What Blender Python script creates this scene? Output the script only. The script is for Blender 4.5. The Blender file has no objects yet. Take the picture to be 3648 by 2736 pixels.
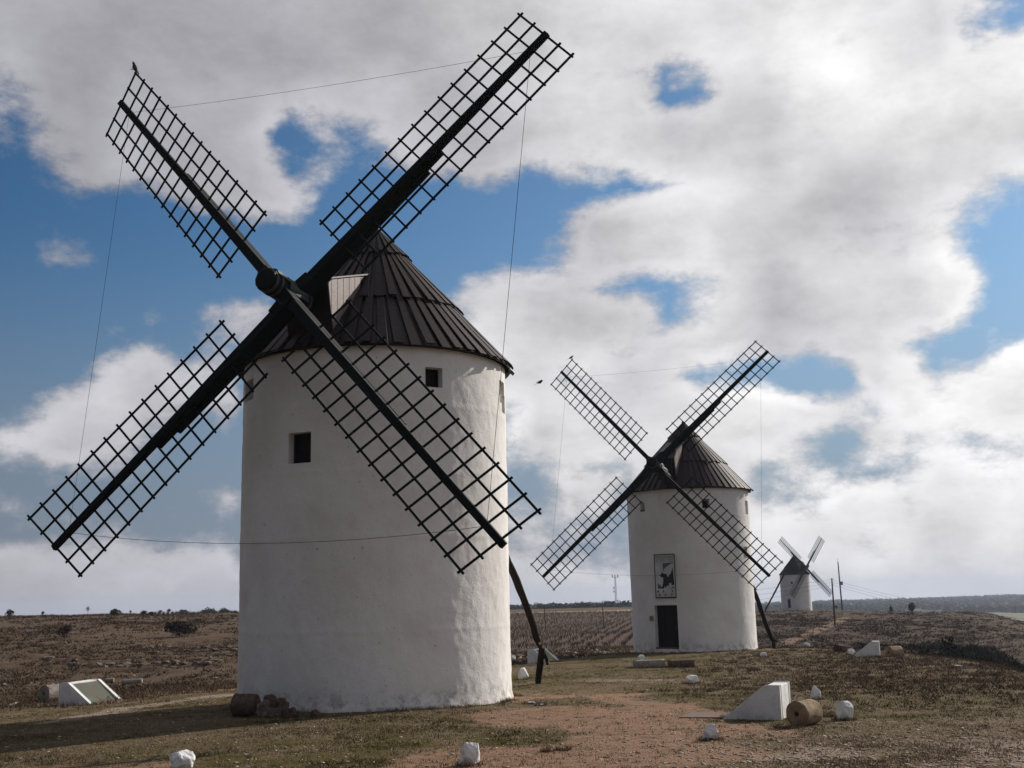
import bpy, bmesh, math, random
import numpy as np
from mathutils import Vector, Matrix
R_=random.Random(7)
rng=np.random.default_rng(11)
sc=bpy.context.scene
COL=sc.collection
# ------------------------------------------------------------------ camera
PITCH,ROLL=0.188253332,-0.023987842
PW,PH,PF=3648.0,2736.0,3919.767
ZC=2.7
CF=np.array([0,math.cos(PITCH),math.sin(PITCH)])
_U=np.array([0,-math.sin(PITCH),math.cos(PITCH)]);_R=np.array([1.,0,0])
CR=_R*math.cos(ROLL)+_U*math.sin(ROLL);CU=-_R*math.sin(ROLL)+_U*math.cos(ROLL)
cd=bpy.data.cameras.new('camera');cam=bpy.data.objects.new('camera',cd);COL.objects.link(cam)
M=Matrix.Identity(4)
for i in range(3):
    M[i][0]=CR[i];M[i][1]=CU[i];M[i][2]=-CF[i]
M[2][3]=ZC
cam.matrix_world=M
cd.sensor_width=36;cd.lens=36*PF/PW;cd.clip_start=.1;cd.clip_end=20000
sc.camera=cam
# ------------------------------------------------------------------ light
SUN_AZ=math.radians(50);SUN_EL=math.radians(29)
SD=np.array([math.sin(SUN_AZ)*math.cos(SUN_EL),math.cos(SUN_AZ)*math.cos(SUN_EL),math.sin(SUN_EL)])
sl=bpy.data.lights.new('sun','SUN');sl.energy=4.9;sl.angle=math.radians(.53);sl.color=(1,.93,.84)
so=bpy.data.objects.new('sun',sl);COL.objects.link(so)
so.rotation_euler=Vector(SD).to_track_quat('Z','Y').to_euler()
vs=sc.view_settings;vs.view_transform='Standard';vs.look='None';vs.exposure=0.0;vs.gamma=1;vs.use_curve_mapping=False
# ------------------------------------------------------------------ node helper
class NT:
    def __init__(s,tree): s.t=tree;s.N=tree.nodes;s.L=tree.links
    def n(s,typ,ins=None,**kw):
        nd=s.N.new(typ)
        for k,v in kw.items(): setattr(nd,k,v)
        for k,v in (ins or {}).items():
            so_=nd.inputs[k]
            if hasattr(v,'is_linked') or isinstance(v,bpy.types.NodeSocket): s.L.new(v,so_)
            else: so_.default_value=v
        return nd
    def m(s,op,a,b=0.,c=0.,clamp=False):
        return s.n('ShaderNodeMath',{0:a,1:b,2:c},operation=op,use_clamp=clamp).outputs[0]
    def mix(s,f,a,b,blend='MIX'):
        nd=s.N.new('ShaderNodeMix');nd.data_type='RGBA';nd.blend_type=blend;nd.clamp_factor=True
        for i,v in ((0,f),(6,a),(7,b)):
            if isinstance(v,bpy.types.NodeSocket): s.L.new(v,nd.inputs[i])
            else: nd.inputs[i].default_value=v if i==0 else (tuple(v)+(1,))[:4]
        return nd.outputs[2]
    def mr(s,v,a,b,c=0.,d=1.,smooth=True):
        return s.n('ShaderNodeMapRange',{0:v,1:a,2:b,3:c,4:d},interpolation_type='SMOOTHSTEP' if smooth else 'LINEAR').outputs[0]
    def noise(s,vec,scale,detail=4,rough=.5,dist=0.,out=0):
        return s.n('ShaderNodeTexNoise',{'Vector':vec,'Scale':scale,'Detail':detail,'Roughness':rough,'Distortion':dist}).outputs[out]
# ------------------------------------------------------------------ sky
w=bpy.data.worlds.new('World');sc.world=w;w.use_nodes=True
T=NT(w.node_tree);T.N.clear()
tc=T.n('ShaderNodeTexCoord').outputs['Generated']
dirn=T.n('ShaderNodeVectorMath',{0:tc},operation='NORMALIZE').outputs[0]
nz=T.noise(dirn,5.5,5,.55,0,1)
nz=T.n('ShaderNodeVectorMath',{0:nz,1:(.5,.5,.5)},operation='SUBTRACT').outputs[0]
nzb=T.noise(dirn,18.,4,.6,0,1)
nzb=T.n('ShaderNodeVectorMath',{0:nzb,1:(.5,.5,.5)},operation='SUBTRACT').outputs[0]
nz=T.n('ShaderNodeVectorMath',{0:nz,'Scale':.045},operation='SCALE').outputs[0]
nzb=T.n('ShaderNodeVectorMath',{0:nzb,'Scale':.022},operation='SCALE').outputs[0]
wd=T.n('ShaderNodeVectorMath',{0:dirn,1:nz},operation='ADD').outputs[0]
wd=T.n('ShaderNodeVectorMath',{0:wd,1:nzb},operation='ADD').outputs[0]
def dot(v,c): return T.n('ShaderNodeVectorMath',{0:v,1:tuple(c)},operation='DOT_PRODUCT').outputs['Value']
df=T.m('MAXIMUM',dot(wd,CF),.12)
u=T.m('DIVIDE',dot(wd,CR),df);v=T.m('DIVIDE',dot(wd,CU),df)
gs=T.m('MULTIPLY_ADD',u,PF/PW,.5)      # 0..1 over the view direction span
gt=T.m('MULTIPLY_ADD',v,-PF/PH*16.59,8.295)
# cloud cover (first digit) and brightness (second digit) read across the sky every 100/2212 of the width
SKY=['84 94 94 94 94 95 96 96 96 97 97 97 98 98 98 98 98 99 98 98 47 68',
     '74 93 94 94 95 95 95 96 96 96 97 97 98 97 97 98 98 99 99 98 78 89',
     '54 73 84 94 94 95 86 86 86 96 96 97 98 98 16 87 97 98 99 99 99 98',
     '24 53 74 84 95 86 05 56 46 46 36 67 87 98 67 88 97 98 97 98 97 98',
     '04 14 03 24 14 65 66 26 06 06 06 15 46 88 88 98 98 97 96 97 98 78',
     '04 45 03 03 03 04 04 04 04 05 25 36 46 57 98 98 97 98 97 97 79 28',
     '04 04 14 14 35 45 55 25 25 65 88 97 87 77 27 88 96 97 98 97 99 28',
     '04 14 45 25 45 75 75 45 55 99 98 97 98 77 37 88 96 97 57 28 17 59',
     '45 86 87 75 45 35 35 35 55 77 78 67 17 06 07 08 99 78 07 69 79 98',
     '66 76 75 45 15 15 35 35 35 67 99 97 98 97 98 99 98 37 17 28 48 89',
     '25 15 35 15 25 56 35 35 35 35 26 27 48 37 57 57 37 49 79 58 58 89',
     '55 55 45 45 55 45 45 45 45 45 57 67 87 77 77 77 78 77 88 78 87 88',
     '95 95 95 95 95 95 95 95 95 96 96 96 96 96 97 97 97 97 97 97 97 97']
BR={2:.18,3:.24,4:.33,5:.39,6:.46,7:.54,8:.64,9:.78}
COVER='''999999999999999 999999999999952
899999999999999 989999999999968
689999999999999 977756899999999
589999987899999 899924899999999
367899981556899 999989999999999
245589992523678 467999999999997
022126898200012 022357899999964
021001242000002 259999999677631
143000000000003 249998977886830
010000000000267 874225899999991
000133460000279 999825899999940
000232540000499 897689986885126
014785800004499 856773220189689
368887600000444 778789999638789
688753300000444 999999994175646
232431100000444 354498856434777
422313700000444 267498845886788
344522300000444 644467678888888
877777700000666 655667778878888
999999999999999 888888889999999
999999999999999 999999999999999'''.split('\n')
s_l,s_r=-.1,1.1
gsn=T.m('DIVIDE',T.m('SUBTRACT',gs,s_l),s_r-s_l,clamp=True)
coarse=np.array([[BR[int(c[1])] for c in l.split()] for l in SKY])
def brat(fx,fy):   # brightness between the coarse cells
    x=min(max(fx*22.12-.5,0),20.99);y=min(max(fy-.5,0),11.99);i,j=int(x),int(y);a,b_=x-i,y-j
    return (coarse[j,i]*(1-a)+coarse[j,i+1]*a)*(1-b_)+(coarse[j+1,i]*(1-a)+coarse[j+1,i+1]*a)*b_
RH=.65
gk=T.m('DIVIDE',gt,RH)
acc=None
for r,line in enumerate(COVER):
    cells=line.replace(' ','')
    cr=T.N.new('ShaderNodeValToRGB');T.L.new(gsn,cr.inputs[0]);el=cr.color_ramp.elements
    cr.color_ramp.interpolation='LINEAR'
    pos=[((i+.5)/30-s_l)/(s_r-s_l) for i in range(30)]
    el[0].position=pos[0];el[1].position=pos[-1]
    for p in pos[1:-1]: el.new(p)
    for i,c in enumerate(cells): el[i].color=(int(c)/9,brat((i+.5)/30,(r+.5)*RH),0,1)
    d=T.m('ABSOLUTE',T.m('SUBTRACT',gk,r+.5))
    if r==0: wgt=T.m('SUBTRACT',1.,T.m('SUBTRACT',gk,.5,clamp=True),clamp=True)
    elif r==len(COVER)-1: wgt=T.m('SUBTRACT',gk,r-.5,clamp=True)
    else: wgt=T.m('SUBTRACT',1.,d,clamp=True)
    sc_=T.n('ShaderNodeVectorMath',{0:cr.outputs[0],'Scale':wgt},operation='SCALE').outputs[0]
    acc=sc_ if acc is None else T.n('ShaderNodeVectorMath',{0:acc,1:sc_},operation='ADD').outputs[0]
sep=T.n('ShaderNodeSeparateXYZ',{0:acc})
cov,bri=T.m('MULTIPLY_ADD',sep.outputs[0],1.12,-.10),sep.outputs[1]
# beyond the framed part the cloud field goes on with plain fractal cover of the same character
inm=T.m('MULTIPLY',T.mr(gs,-.22,-.02),T.mr(gs,1.22,1.02))
inm=T.m('MULTIPLY',inm,T.mr(gt,-3.,-.2))
inm=T.m('MULTIPLY',inm,T.mr(dot(dirn,CF),.3,.6))
fc=T.mr(T.noise(dirn,2.2,5,.55),.36,.62)
sunc=dot(dirn,SD)
fb=T.m('MULTIPLY_ADD',T.mr(sunc,-.6,1.),.42,.13)
cov=T.m('ADD',T.m('MULTIPLY',cov,inm),T.m('MULTIPLY',fc,T.m('SUBTRACT',1.,inm)))
bri=T.m('ADD',T.m('MULTIPLY',bri,inm),T.m('MULTIPLY',fb,T.m('SUBTRACT',1.,inm)))
dv=T.n('ShaderNodeVectorMath',{0:dirn,1:(1,1,1.7)},operation='MULTIPLY').outputs[0]
f1=T.noise(dv,9.,9,.62)
f2=T.noise(dv,4.,6,.55)
f3=T.noise(dv,34.,6,.66)
det=T.m('ADD',T.m('MULTIPLY',T.m('SUBTRACT',f1,.5),1.05),T.m('MULTIPLY',T.m('SUBTRACT',f3,.5),.72))
dens=T.m('ADD',cov,det)
dens=T.m('ADD',dens,T.m('MULTIPLY',T.m('SUBTRACT',f2,.5),.25))
alpha=T.mr(dens,.20,.68)
thin=T.mr(dens,.35,.8)
edge=T.m('MULTIPLY',thin,T.mr(dens,1.25,.75))
shade=T.m('MULTIPLY_ADD',T.m('SUBTRACT',f1,.5),-.22,1.)
shade=T.m('ADD',shade,T.m('MULTIPLY',T.m('SUBTRACT',T.noise(dv,5.,3,.45),.5),-.75))
shade=T.m('ADD',shade,T.m('MULTIPLY',edge,.24))
dv2=T.n('ShaderNodeVectorMath',{0:dv,1:(.016,.010,.034)},operation='ADD').outputs[0]
rel=T.m('ADD',T.m('SUBTRACT',f1,T.noise(dv2,9.,9,.62)),T.m('MULTIPLY',T.m('SUBTRACT',f3,T.noise(dv2,34.,6,.66)),.25))
shade=T.m('ADD',shade,T.m('MULTIPLY',rel,.75))
cb=T.m('MULTIPLY',bri,shade)
ccol=T.mix(T.mr(bri,.3,.7),(.98,.97,1.06),(1.,.99,1.))
ccol=T.n('ShaderNodeVectorMath',{0:ccol,'Scale':T.m('MULTIPLY',cb,10.5)},operation='SCALE').outputs[0]
nish=T.n('ShaderNodeTexSky',sky_type='NISHITA',sun_disc=False,sun_elevation=SUN_EL,sun_rotation=SUN_AZ,altitude=700,air_density=1.,dust_density=.6,ozone_density=1.)
clear=T.mix(1.,nish.outputs[0],T.mix(T.mr(sunc,.15,.85),(.38,.74,1.0),(.62,.84,.96)),'MULTIPLY')
clear=T.mix(T.mr(T.n('ShaderNodeSeparateXYZ',{0:dirn}).outputs[2],.34,.03),clear,(2.9,3.6,4.6))
clear=T.n('ShaderNodeVectorMath',{0:clear,'Scale':T.mr(sunc,.1,.9,.53,1.0,False)},operation='SCALE').outputs[0]
hz=T.mr(T.n('ShaderNodeSeparateXYZ',{0:dirn}).outputs[2],.16,.0)
skyc=T.mix(alpha,clear,ccol)
bg=T.n('ShaderNodeBackground',{0:skyc,1:.1})
T.L.new(bg.outputs[0],T.n('ShaderNodeOutputWorld').inputs[0])
# ------------------------------------------------------------------ noise on the CPU
def _h(ix,iy,iz,seed):
    h=(ix.astype(np.int64)*374761393+iy.astype(np.int64)*668265263+iz.astype(np.int64)*2147483647+seed*1274126177)&0xffffffff
    h=((h^(h>>13))*1274126177)&0xffffffff
    h=((h^(h>>16))*2246822519)&0xffffffff
    return ((h^(h>>15))&0xffffff)/float(0xffffff)
def vn3(x,y,z,seed=0):
    x,y,z=np.broadcast_arrays(np.asarray(x,float),np.asarray(y,float),np.asarray(z,float))
    ix,iy,iz=np.floor(x),np.floor(y),np.floor(z);fx,fy,fz=x-ix,y-iy,z-iz
    fx,fy,fz=[t*t*(3-2*t) for t in(fx,fy,fz)];r=0
    for a in(0,1):
        for b in(0,1):
            for c in(0,1):
                r=r+_h(ix+a,iy+b,iz+c,seed)*(fx if a else 1-fx)*(fy if b else 1-fy)*(fz if c else 1-fz)
    return r-.5
def vn2(x,y,seed=0):
    x=np.asarray(x,float);y=np.asarray(y,float);ix,iy=np.floor(x),np.floor(y);fx,fy=x-ix,y-iy
    fx,fy=[t*t*(3-2*t) for t in(fx,fy)];z=np.zeros_like(ix);r=0
    for a in(0,1):
        for b in(0,1):
            r=r+_h(ix+a,iy+b,z,seed)*(fx if a else 1-fx)*(fy if b else 1-fy)
    return r-.5
def fbm2(x,y,seed=0,o=4):
    r=0;a=1.
    for i in range(o): r=r+a*vn2(x*2**i+i*17.3,y*2**i-i*9.1,seed+i);a*=.5
    return r
def sm(a,b,x):
    t=np.clip((np.asarray(x,float)-a)/(b-a),0,1);return t*t*(3-2*t)
# ------------------------------------------------------------------ terrain (heights relative to the eye, later + ZC)
KB=[-.60,-.47,-.36,-.26,-.18,-.02,.00,.07,.13,.20,.25,.32,.40,.465,.60]
EDGE=[37,37,38,42,46,50,51,62,66,70,68,62,48,37,32]
KY=[0,40,50,62,75,90,110,130,150,180,215,250,290,350,450,600,1000,1500,2600,4000,6500]
def prof(*a): return list(a)
L1=prof(-3.0,-3.3,-4.0,-4.05,-3.6,-3.05,-2.5,-2.1,-1.85,-2.0,-2.2,-3,-4,-5.5,-7,-9,-14,-20,-36,-56,-90)
L2=prof(-3.0,-3.3,-3.9,-4.0,-3.6,-3.2,-2.8,-2.5,-2.3,-2.5,-2.4,-3,-4,-5,-6.2,-8.5,-14,-20,-36,-56,-90)
L3=prof(-3.0,-3.2,-3.7,-4.0,-3.8,-3.7,-3.6,-3.7,-4.4,-5.2,-5.7,-5.9,-5.9,-5.8,-6.2,-8.5,-14,-20,-36,-56,-90)
MD=prof(-3.0,-3.1,-3.3,-3.6,-4.2,-4.9,-5.6,-5.9,-6.1,-6.3,-6.35,-6.2,-6.0,-5.9,-6.3,-8.5,-14,-19,-34,-56,-90)
R1=prof(-3.0,-3.1,-3.4,-3.7,-5.0,-5.8,-6.1,-6.2,-6.2,-6.0,-5.75,-5.35,-5.8,-8,-12,-16,-22,-29,-42,-58,-90)
R2=prof(-3.0,-3.3,-4.4,-6.0,-7.3,-7.8,-7.9,-7.9,-7.7,-7.3,-6.7,-6.2,-7.5,-11,-17,-23,-29,-36,-42,-58,-90)
R3=prof(-3.0,-4.2,-6.2,-8.2,-9.3,-9.9,-10.2,-10.3,-10.1,-9.8,-9.4,-9.3,-11,-15,-22,-26,-30,-40,-41,-58,-90)
PR=np.array([L1,L1,L1,L2,L3,MD,MD,MD,MD,R1,R1,[(a+b)/2 for a,b in zip(R1,R2)],R2,R3,R3])
KB=np.array(KB);EDGE=np.array(EDGE,float);KY=np.array(KY,float)
FY=np.concatenate([np.arange(0,300,2.),np.arange(300,6502,20.)])
PRF=np.array([np.interp(FY,KY,p) for p in PR])
for i in range(len(PRF)):
    for _ in range(5): PRF[i,1:-1]=.25*PRF[i,:-2]+.5*PRF[i,1:-1]+.25*PRF[i,2:]
def H(x,y,fine=True):
    x=np.asarray(x,float);y=np.asarray(y,float)
    r=np.hypot(x,y);az=np.arctan2(x,y);b=np.tan(np.clip(az,-.56,.56))
    yy=r*np.maximum(np.cos(az),.84)
    hp=-2.1-.02*yy-.02*np.clip(-x-4,0,14)
    near=sm(0,14,r);hp=-1.65*(1-near)+hp*near
    e=np.interp(b,KB,EDGE)
    ib=np.clip(np.searchsorted(KB,b)-1,0,len(KB)-2);t=(b-KB[ib])/(KB[ib+1]-KB[ib]);t=np.clip(t,0,1);t=t*t*(3-2*t)
    iy=np.where(yy<300,yy/2.,150+(yy-300)/20.);iy=np.clip(iy,0,len(FY)-1.001);j=iy.astype(int);f=iy-j
    g=lambda i:PRF[i,j]*(1-f)+PRF[i,j+1]*f
    far=g(ib)*(1-t)+g(ib+1)*t
    k=sm(-6,10,yy-e)
    h=np.where(k<=0,hp,hp*(1-k)+np.minimum(far,hp+.0 if False else far)*k)
    bk=sm(1.2,2.2,np.abs(az));h=h*(1-bk)+(-2.4-.004*yy)*bk
    if fine:
        pl=1-k
        h=h+.10*fbm2(x/5.,y/5.,3,3)*(.35+.65*k)+(.02+.05*k)*fbm2(x/1.1,y/1.1,9,3)
        hill=k*sm(900,200,yy)
        h=h+hill*(.32*fbm2(x/16.,y/16.,21,4))
        # stepped rock ledges on the left slope and the bank by the vineyard
        q=(x*.35+y*.9)/4.2+2.2*fbm2(x/9.,y/9.,33,3)
        led=np.abs((q%1)-.5)*2
        lm=hill*sm(-.08,-.16,b)*sm(125,90,yy)
        h=h+lm*.16*(sm(.3,.75,led)-.5)*sm(-.1,.25,fbm2(x/14.,y/14.,5,2)+.1)
        # far wooded ridges
        rid=sm(1300,2400,yy)*sm(4200,3000,yy)
        h=h+rid*(7*fbm2(x/420.,y/420.,41,3)*sm(-.15,.0,b)+ 7*sm(.12,.4,b)-4*sm(-.1,-.2,b))
    return h
def Hz(x,y): return float(H(np.array([float(x)]),np.array([float(y)]))[0])+ZC
def ray(px,py): return CF+CR*(px-PW/2)/PF-CU*(py-PH/2)/PF
def at(px,py,Y):
    d=ray(px,py);return Vector(d*(Y/d[1]))+Vector((0,0,ZC))
_tt=np.concatenate([np.arange(12,150,.05),np.arange(150,900,.5),np.arange(900,5000,4)])
def gpt(px,py,dz=0.):
    d=ray(px,py);P=_tt[:,None]*d[None]/d[1]
    h=H(P[:,0],P[:,1]);i=np.argmax(P[:,2]<=h+dz)
    if P[i,2]>h[i]+dz: i=len(_tt)-1
    return Vector((P[i,0],P[i,1],h[i]+ZC))
# ------------------------------------------------------------------ mesh helpers
def mk(name,verts,faces=None,mat=None,parent=None,smooth=False,tris=None,kind=None):
    me=bpy.data.meshes.new(name)
    if isinstance(verts,np.ndarray) and faces is not None and isinstance(faces,np.ndarray):
        n=faces.shape[1];me.vertices.add(len(verts));me.vertices.foreach_set('co',verts.astype(np.float32).ravel())
        me.loops.add(faces.size);me.loops.foreach_set('vertex_index',faces.astype(np.int32).ravel())
        me.polygons.add(len(faces));me.polygons.foreach_set('loop_start',np.arange(0,faces.size,n,dtype=np.int32))
        me.polygons.foreach_set('loop_total',np.full(len(faces),n,dtype=np.int32))
        me.update(calc_edges=True)
    else: me.from_pydata([tuple(v) for v in verts],[],[tuple(int(i) for i in f) for f in faces]);me.update()
    if smooth: me.polygons.foreach_set('use_smooth',np.ones(len(me.polygons),dtype=bool))
    if mat: me.materials.append(mat)
    o=bpy.data.objects.new(name,me);COL.objects.link(o)
    if parent: o.parent=parent
    if kind: o['kind']=kind
    return o
def inst(name,me,parent=None,mw=None):
    o=bpy.data.objects.new(name,me);COL.objects.link(o)
    if parent: o.parent=parent
    if mw is not None: o.matrix_local=mw
    return o
def empty(name,loc=(0,0,0),rz=0):
    o=bpy.data.objects.new(name,None);COL.objects.link(o);o.location=loc;o.rotation_euler=(0,0,rz);o.empty_display_size=.3;return o
def tag(o,label=None,cat=None,group=None,kind=None):
    if label:o['label']=label
    if cat:o['category']=cat
    if group:o['group']=group
    if kind:o['kind']=kind
    return o
class MB:
    def __init__(s): s.v=[];s.f=[]
    def add(s,v,f):
        o=len(s.v);s.v+= [tuple(p) for p in v];s.f+=[tuple(i+o for i in q) for q in f]
    def box(s,a,b):
        x0,y0,z0=a;x1,y1,z1=b
        s.add([(x0,y0,z0),(x1,y0,z0),(x1,y1,z0),(x0,y1,z0),(x0,y0,z1),(x1,y0,z1),(x1,y1,z1),(x0,y1,z1)],
              [(0,3,2,1),(4,5,6,7),(0,1,5,4),(1,2,6,5),(2,3,7,6),(3,0,4,7)])
    def beam(s,p0,p1,w0,d0,wd,w1=None,d1=None):
        p0,p1=Vector(p0),Vector(p1);x=(p1-p0).normalized();wd=Vector(wd);wd=(wd-x*wd.dot(x)).normalized();dd=x.cross(wd)
        w1=w0 if w1 is None else w1;d1=d0 if d1 is None else d1;v=[]
        for p,w_,d_ in((p0,w0,d0),(p1,w1,d1)):
            for a,b in((-1,-1),(1,-1),(1,1),(-1,1)): v.append(p+wd*a*w_/2+dd*b*d_/2)
        s.add(v,[(0,3,2,1),(4,5,6,7),(0,1,5,4),(1,2,6,5),(2,3,7,6),(3,0,4,7)])
    def tube(s,pts,rad,n=8,caps=True,jit=0,seed=0):
        pts=[Vector(p) for p in pts];k=len(pts);rad=[rad]*k if not hasattr(rad,'__len__') else rad
        rr=random.Random(seed);v=[];up=Vector((.13,.21,.97))
        for i,p in enumerate(pts):
            t=(pts[min(i+1,k-1)]-pts[max(i-1,0)]).normalized();a=t.cross(up)
            if a.length<.1:a=t.cross(Vector((1,0,0)))
            a.normalize();b=t.cross(a)
            for j in range(n):
                an=2*math.pi*j/n;r=rad[i]*(1+jit*(rr.random()-.5));v.append(p+a*math.cos(an)*r+b*math.sin(an)*r)
        f=[(i*n+j,i*n+(j+1)%n,(i+1)*n+(j+1)%n,(i+1)*n+j) for i in range(k-1) for j in range(n)]
        if caps: f+=[tuple(range(n))[::-1],tuple((k-1)*n+j for j in range(n))]
        s.add(v,f)
    def build(s,name,mat,parent=None,smooth=False,kind=None): 
        o=mk(name,s.v,s.f,mat,parent,smooth,kind=kind);return o
def bev(o,wid,seg=2):
    m=o.modifiers.new('bevel','BEVEL');m.width=wid;m.segments=seg;m.limit_method='ANGLE';return o
# ------------------------------------------------------------------ materials
def mat(name,col,rough=.7,fn=None,spec=.3,metal=0.):
    m=bpy.data.materials.new(name);m.use_nodes=True;t=NT(m.node_tree);t.N.clear()
    bs=t.n('ShaderNodeBsdfPrincipled');bs.inputs['Base Color'].default_value=(*col,1);bs.inputs['Roughness'].default_value=rough
    bs.inputs['Specular IOR Level'].default_value=spec;bs.inputs['Metallic'].default_value=metal
    t.L.new(bs.outputs[0],t.n('ShaderNodeOutputMaterial').inputs[0])
    if fn: fn(t,bs)
    return m
def objc(t): return t.n('ShaderNodeTexCoord').outputs['Object']
def bump(t,bs,h,strength,dist):
    b=t.n('ShaderNodeBump',{'Height':h,'Strength':strength,'Distance':dist});t.L.new(b.outputs[0],bs.inputs['Normal'])
def f_white(t,bs):
    g=t.n('ShaderNodeNewGeometry').outputs['Position'];o=objc(t)
    big=t.noise(o,.7,4,.6);fine=t.noise(o,6,6,.65)
    c=t.mix(t.mr(big,.3,.7),(.70,.675,.64),(.79,.775,.75))
    c=t.mix(t.m('MULTIPLY',t.mr(fine,.58,.75),.28),c,(.52,.48,.43))
    st=t.n('ShaderNodeVectorMath',{0:o,1:(3.,3.,.25)},operation='MULTIPLY').outputs[0]
    stv=t.mr(t.noise(st,1.6,5,.6),.58,.78)
    c=t.mix(t.m('MULTIPLY',stv,.14),c,(.42,.37,.32))
    sp=t.mr(t.noise(o,12,3,.6),.67,.73);c=t.mix(t.m('MULTIPLY',sp,.6),c,(.22,.19,.17))
    z=t.n('ShaderNodeSeparateXYZ',{0:o}).outputs[2]
    # splashed earth and algae close to the ground
    gr=t.m('MULTIPLY',t.mr(z,.75,.0),t.mr(t.noise(o,3.5,6,.7),.42,.66))
    c=t.mix(t.m('MULTIPLY',gr,.8),c,(.16,.13,.10))
    gr2=t.mr(z,.16,.0);c=t.mix(t.m('MULTIPLY',gr2,.4),c,(.33,.25,.18))
    t.L.new(c,bs.inputs['Base Color'])
    h=t.m('ADD',t.noise(o,3.,6,.6),t.m('MULTIPLY',t.noise(o,22,4,.6),.35));bump(t,bs,h,.55,.035)
M_white=mat('whitewashed_plaster',(.7,.68,.65),.88,f_white,.15)
def f_wp(t,bs):
    o=objc(t);c=t.mix(t.mr(t.noise(o,2.5,5,.65),.4,.7),(.74,.74,.73),(.58,.56,.53))
    n2=t.noise(o,9,4,.6);c=t.mix(t.m('MULTIPLY',t.mr(n2,.62,.75),.5),c,(.34,.28,.22))
    t.L.new(c,bs.inputs['Base Color']);bump(t,bs,t.noise(o,14,5,.6),.4,.02)
M_wpaint=mat('white_limewash_on_stone',(.72,.72,.71),.85,f_wp,.15)
def wood(c1,c2,sx=1.,gloss=.45,gr=9.,bs_=.35):
    def fn(t,bs):
        o=objc(t);s_=t.n('ShaderNodeVectorMath',{0:o,1:(1.2*sx*min(1.,gr),gr,gr)},operation='MULTIPLY').outputs[0]
        n=t.noise(s_,2.2,6,.6,.4);r=t.n('ShaderNodeObjectInfo').outputs['Random']
        c=t.mix(t.mr(n,.35,.68),c1,c2)
        c=t.mix(t.m('MULTIPLY',r,.55),c,tuple(x*.5 for x in c1))
        c=t.mix(t.m('MULTIPLY',t.mr(t.noise(o,5,5,.7),.62,.74),.35),c,tuple(min(1,x*3.2+.02) for x in c2))
        t.L.new(c,bs.inputs['Base Color']);bs.inputs['Roughness'].default_value=gloss
        bump(t,bs,n,bs_,.012)
    return fn
M_roof=mat('dark_brown_roof_boards',(.035,.022,.022),.45,wood((.019,.0105,.010),(.050,.029,.027),.6,.55),.16)
M_roofu=mat('dark_roof_sheathing',(.018,.013,.013),.7,wood((.014,.010,.010),(.024,.017,.016)),.2)
M_roofm=mat('matt_black_roof_boards',(.012,.010,.010),1.,wood((.008,.006,.006),(.014,.011,.011),1.,1.),0.)
M_green=mat('black_green_painted_timber',(.012,.02,.018),.42,wood((.0022,.0042,.0042),(.0055,.009,.0085),2.,.6,2.2,0.),.14)
M_lat=mat('black_green_painted_lath',(.010,.018,.016),.5,wood((.0035,.0075,.0070),(.007,.0125,.0115),2.,.65,2.2,0.),.14)
M_pole=mat('weathered_dark_pole',(.03,.022,.016),.75,wood((.012,.009,.007),(.032,.023,.015),.5,.8),.1)
M_side=mat('dull_pink_dormer_boards',(.2,.16,.15),.6,wood((.15,.112,.105),(.235,.18,.17),.3,.55),.3)
M_metal=mat('grey_green_sheet_metal',(.06,.075,.07),.55,lambda t,b:(t.L.new(t.mix(t.mr(t.noise(objc(t),6,4,.6),.4,.7),(.025,.033,.031),(.055,.065,.06)),b.inputs['Base Color']),bump(t,b,t.noise(objc(t),9,3,.5),.3,.02)),.35,.1)
M_wire=mat('steel_wire',(.02,.02,.02),.95,None,0.)
M_shut=mat('dark_shutter_boards',(.014,.013,.014),.6,wood((.006,.0055,.006),(.013,.011,.011)),.12)
M_door=mat('dark_brown_door_boards',(.016,.010,.007),.6,wood((.008,.005,.004),(.018,.011,.008)),.12)
M_brick=mat('reddish_threshold_brick',(.16,.08,.05),.85,lambda t,b:t.L.new(t.mix(t.noise(objc(t),12,4,.6),(.12,.06,.04),(.22,.12,.08)),b.inputs['Base Color']))
def stone(c1,c2,c3,sc_=6):
    def fn(t,bs):
        o=objc(t);n=t.noise(o,sc_,6,.65);c=t.mix(t.mr(n,.35,.65),c1,c2)
        c=t.mix(t.m('MULTIPLY',t.mr(t.noise(o,sc_*2.2,4,.6),.6,.72),.7),c,c3)
        t.L.new(c,bs.inputs['Base Color']);bump(t,bs,t.m('ADD',n,t.m('MULTIPLY',t.noise(o,sc_*4,4,.7),.5)),.7,.04)
    return fn
M_mill=mat('ochre_millstone_rock',(.3,.22,.14),.92,stone((.20,.145,.09),(.34,.255,.165),(.09,.06,.04)),.1)
M_grey=mat('grey_limestone',(.25,.22,.19),.92,stone((.19,.165,.14),(.30,.27,.235),(.09,.075,.06)),.1)
M_brown=mat('rusty_brown_rock',(.12,.07,.05),.92,stone((.075,.050,.038),(.145,.10,.076),(.04,.028,.022)),.1)
M_ledge=mat('weathered_ledge_rock',(.12,.09,.07),.95,stone((.095,.073,.058),(.20,.165,.135),(.045,.034,.028)),.05)
M_rust=mat('rusty_steel_plate',(.18,.08,.045),.7,lambda t,b:t.L.new(t.mix(t.mr(t.noise(objc(t),3,5,.6),.4,.62),(.17,.07,.04),(.12,.10,.075)),b.inputs['Base Color']),.3)
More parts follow.
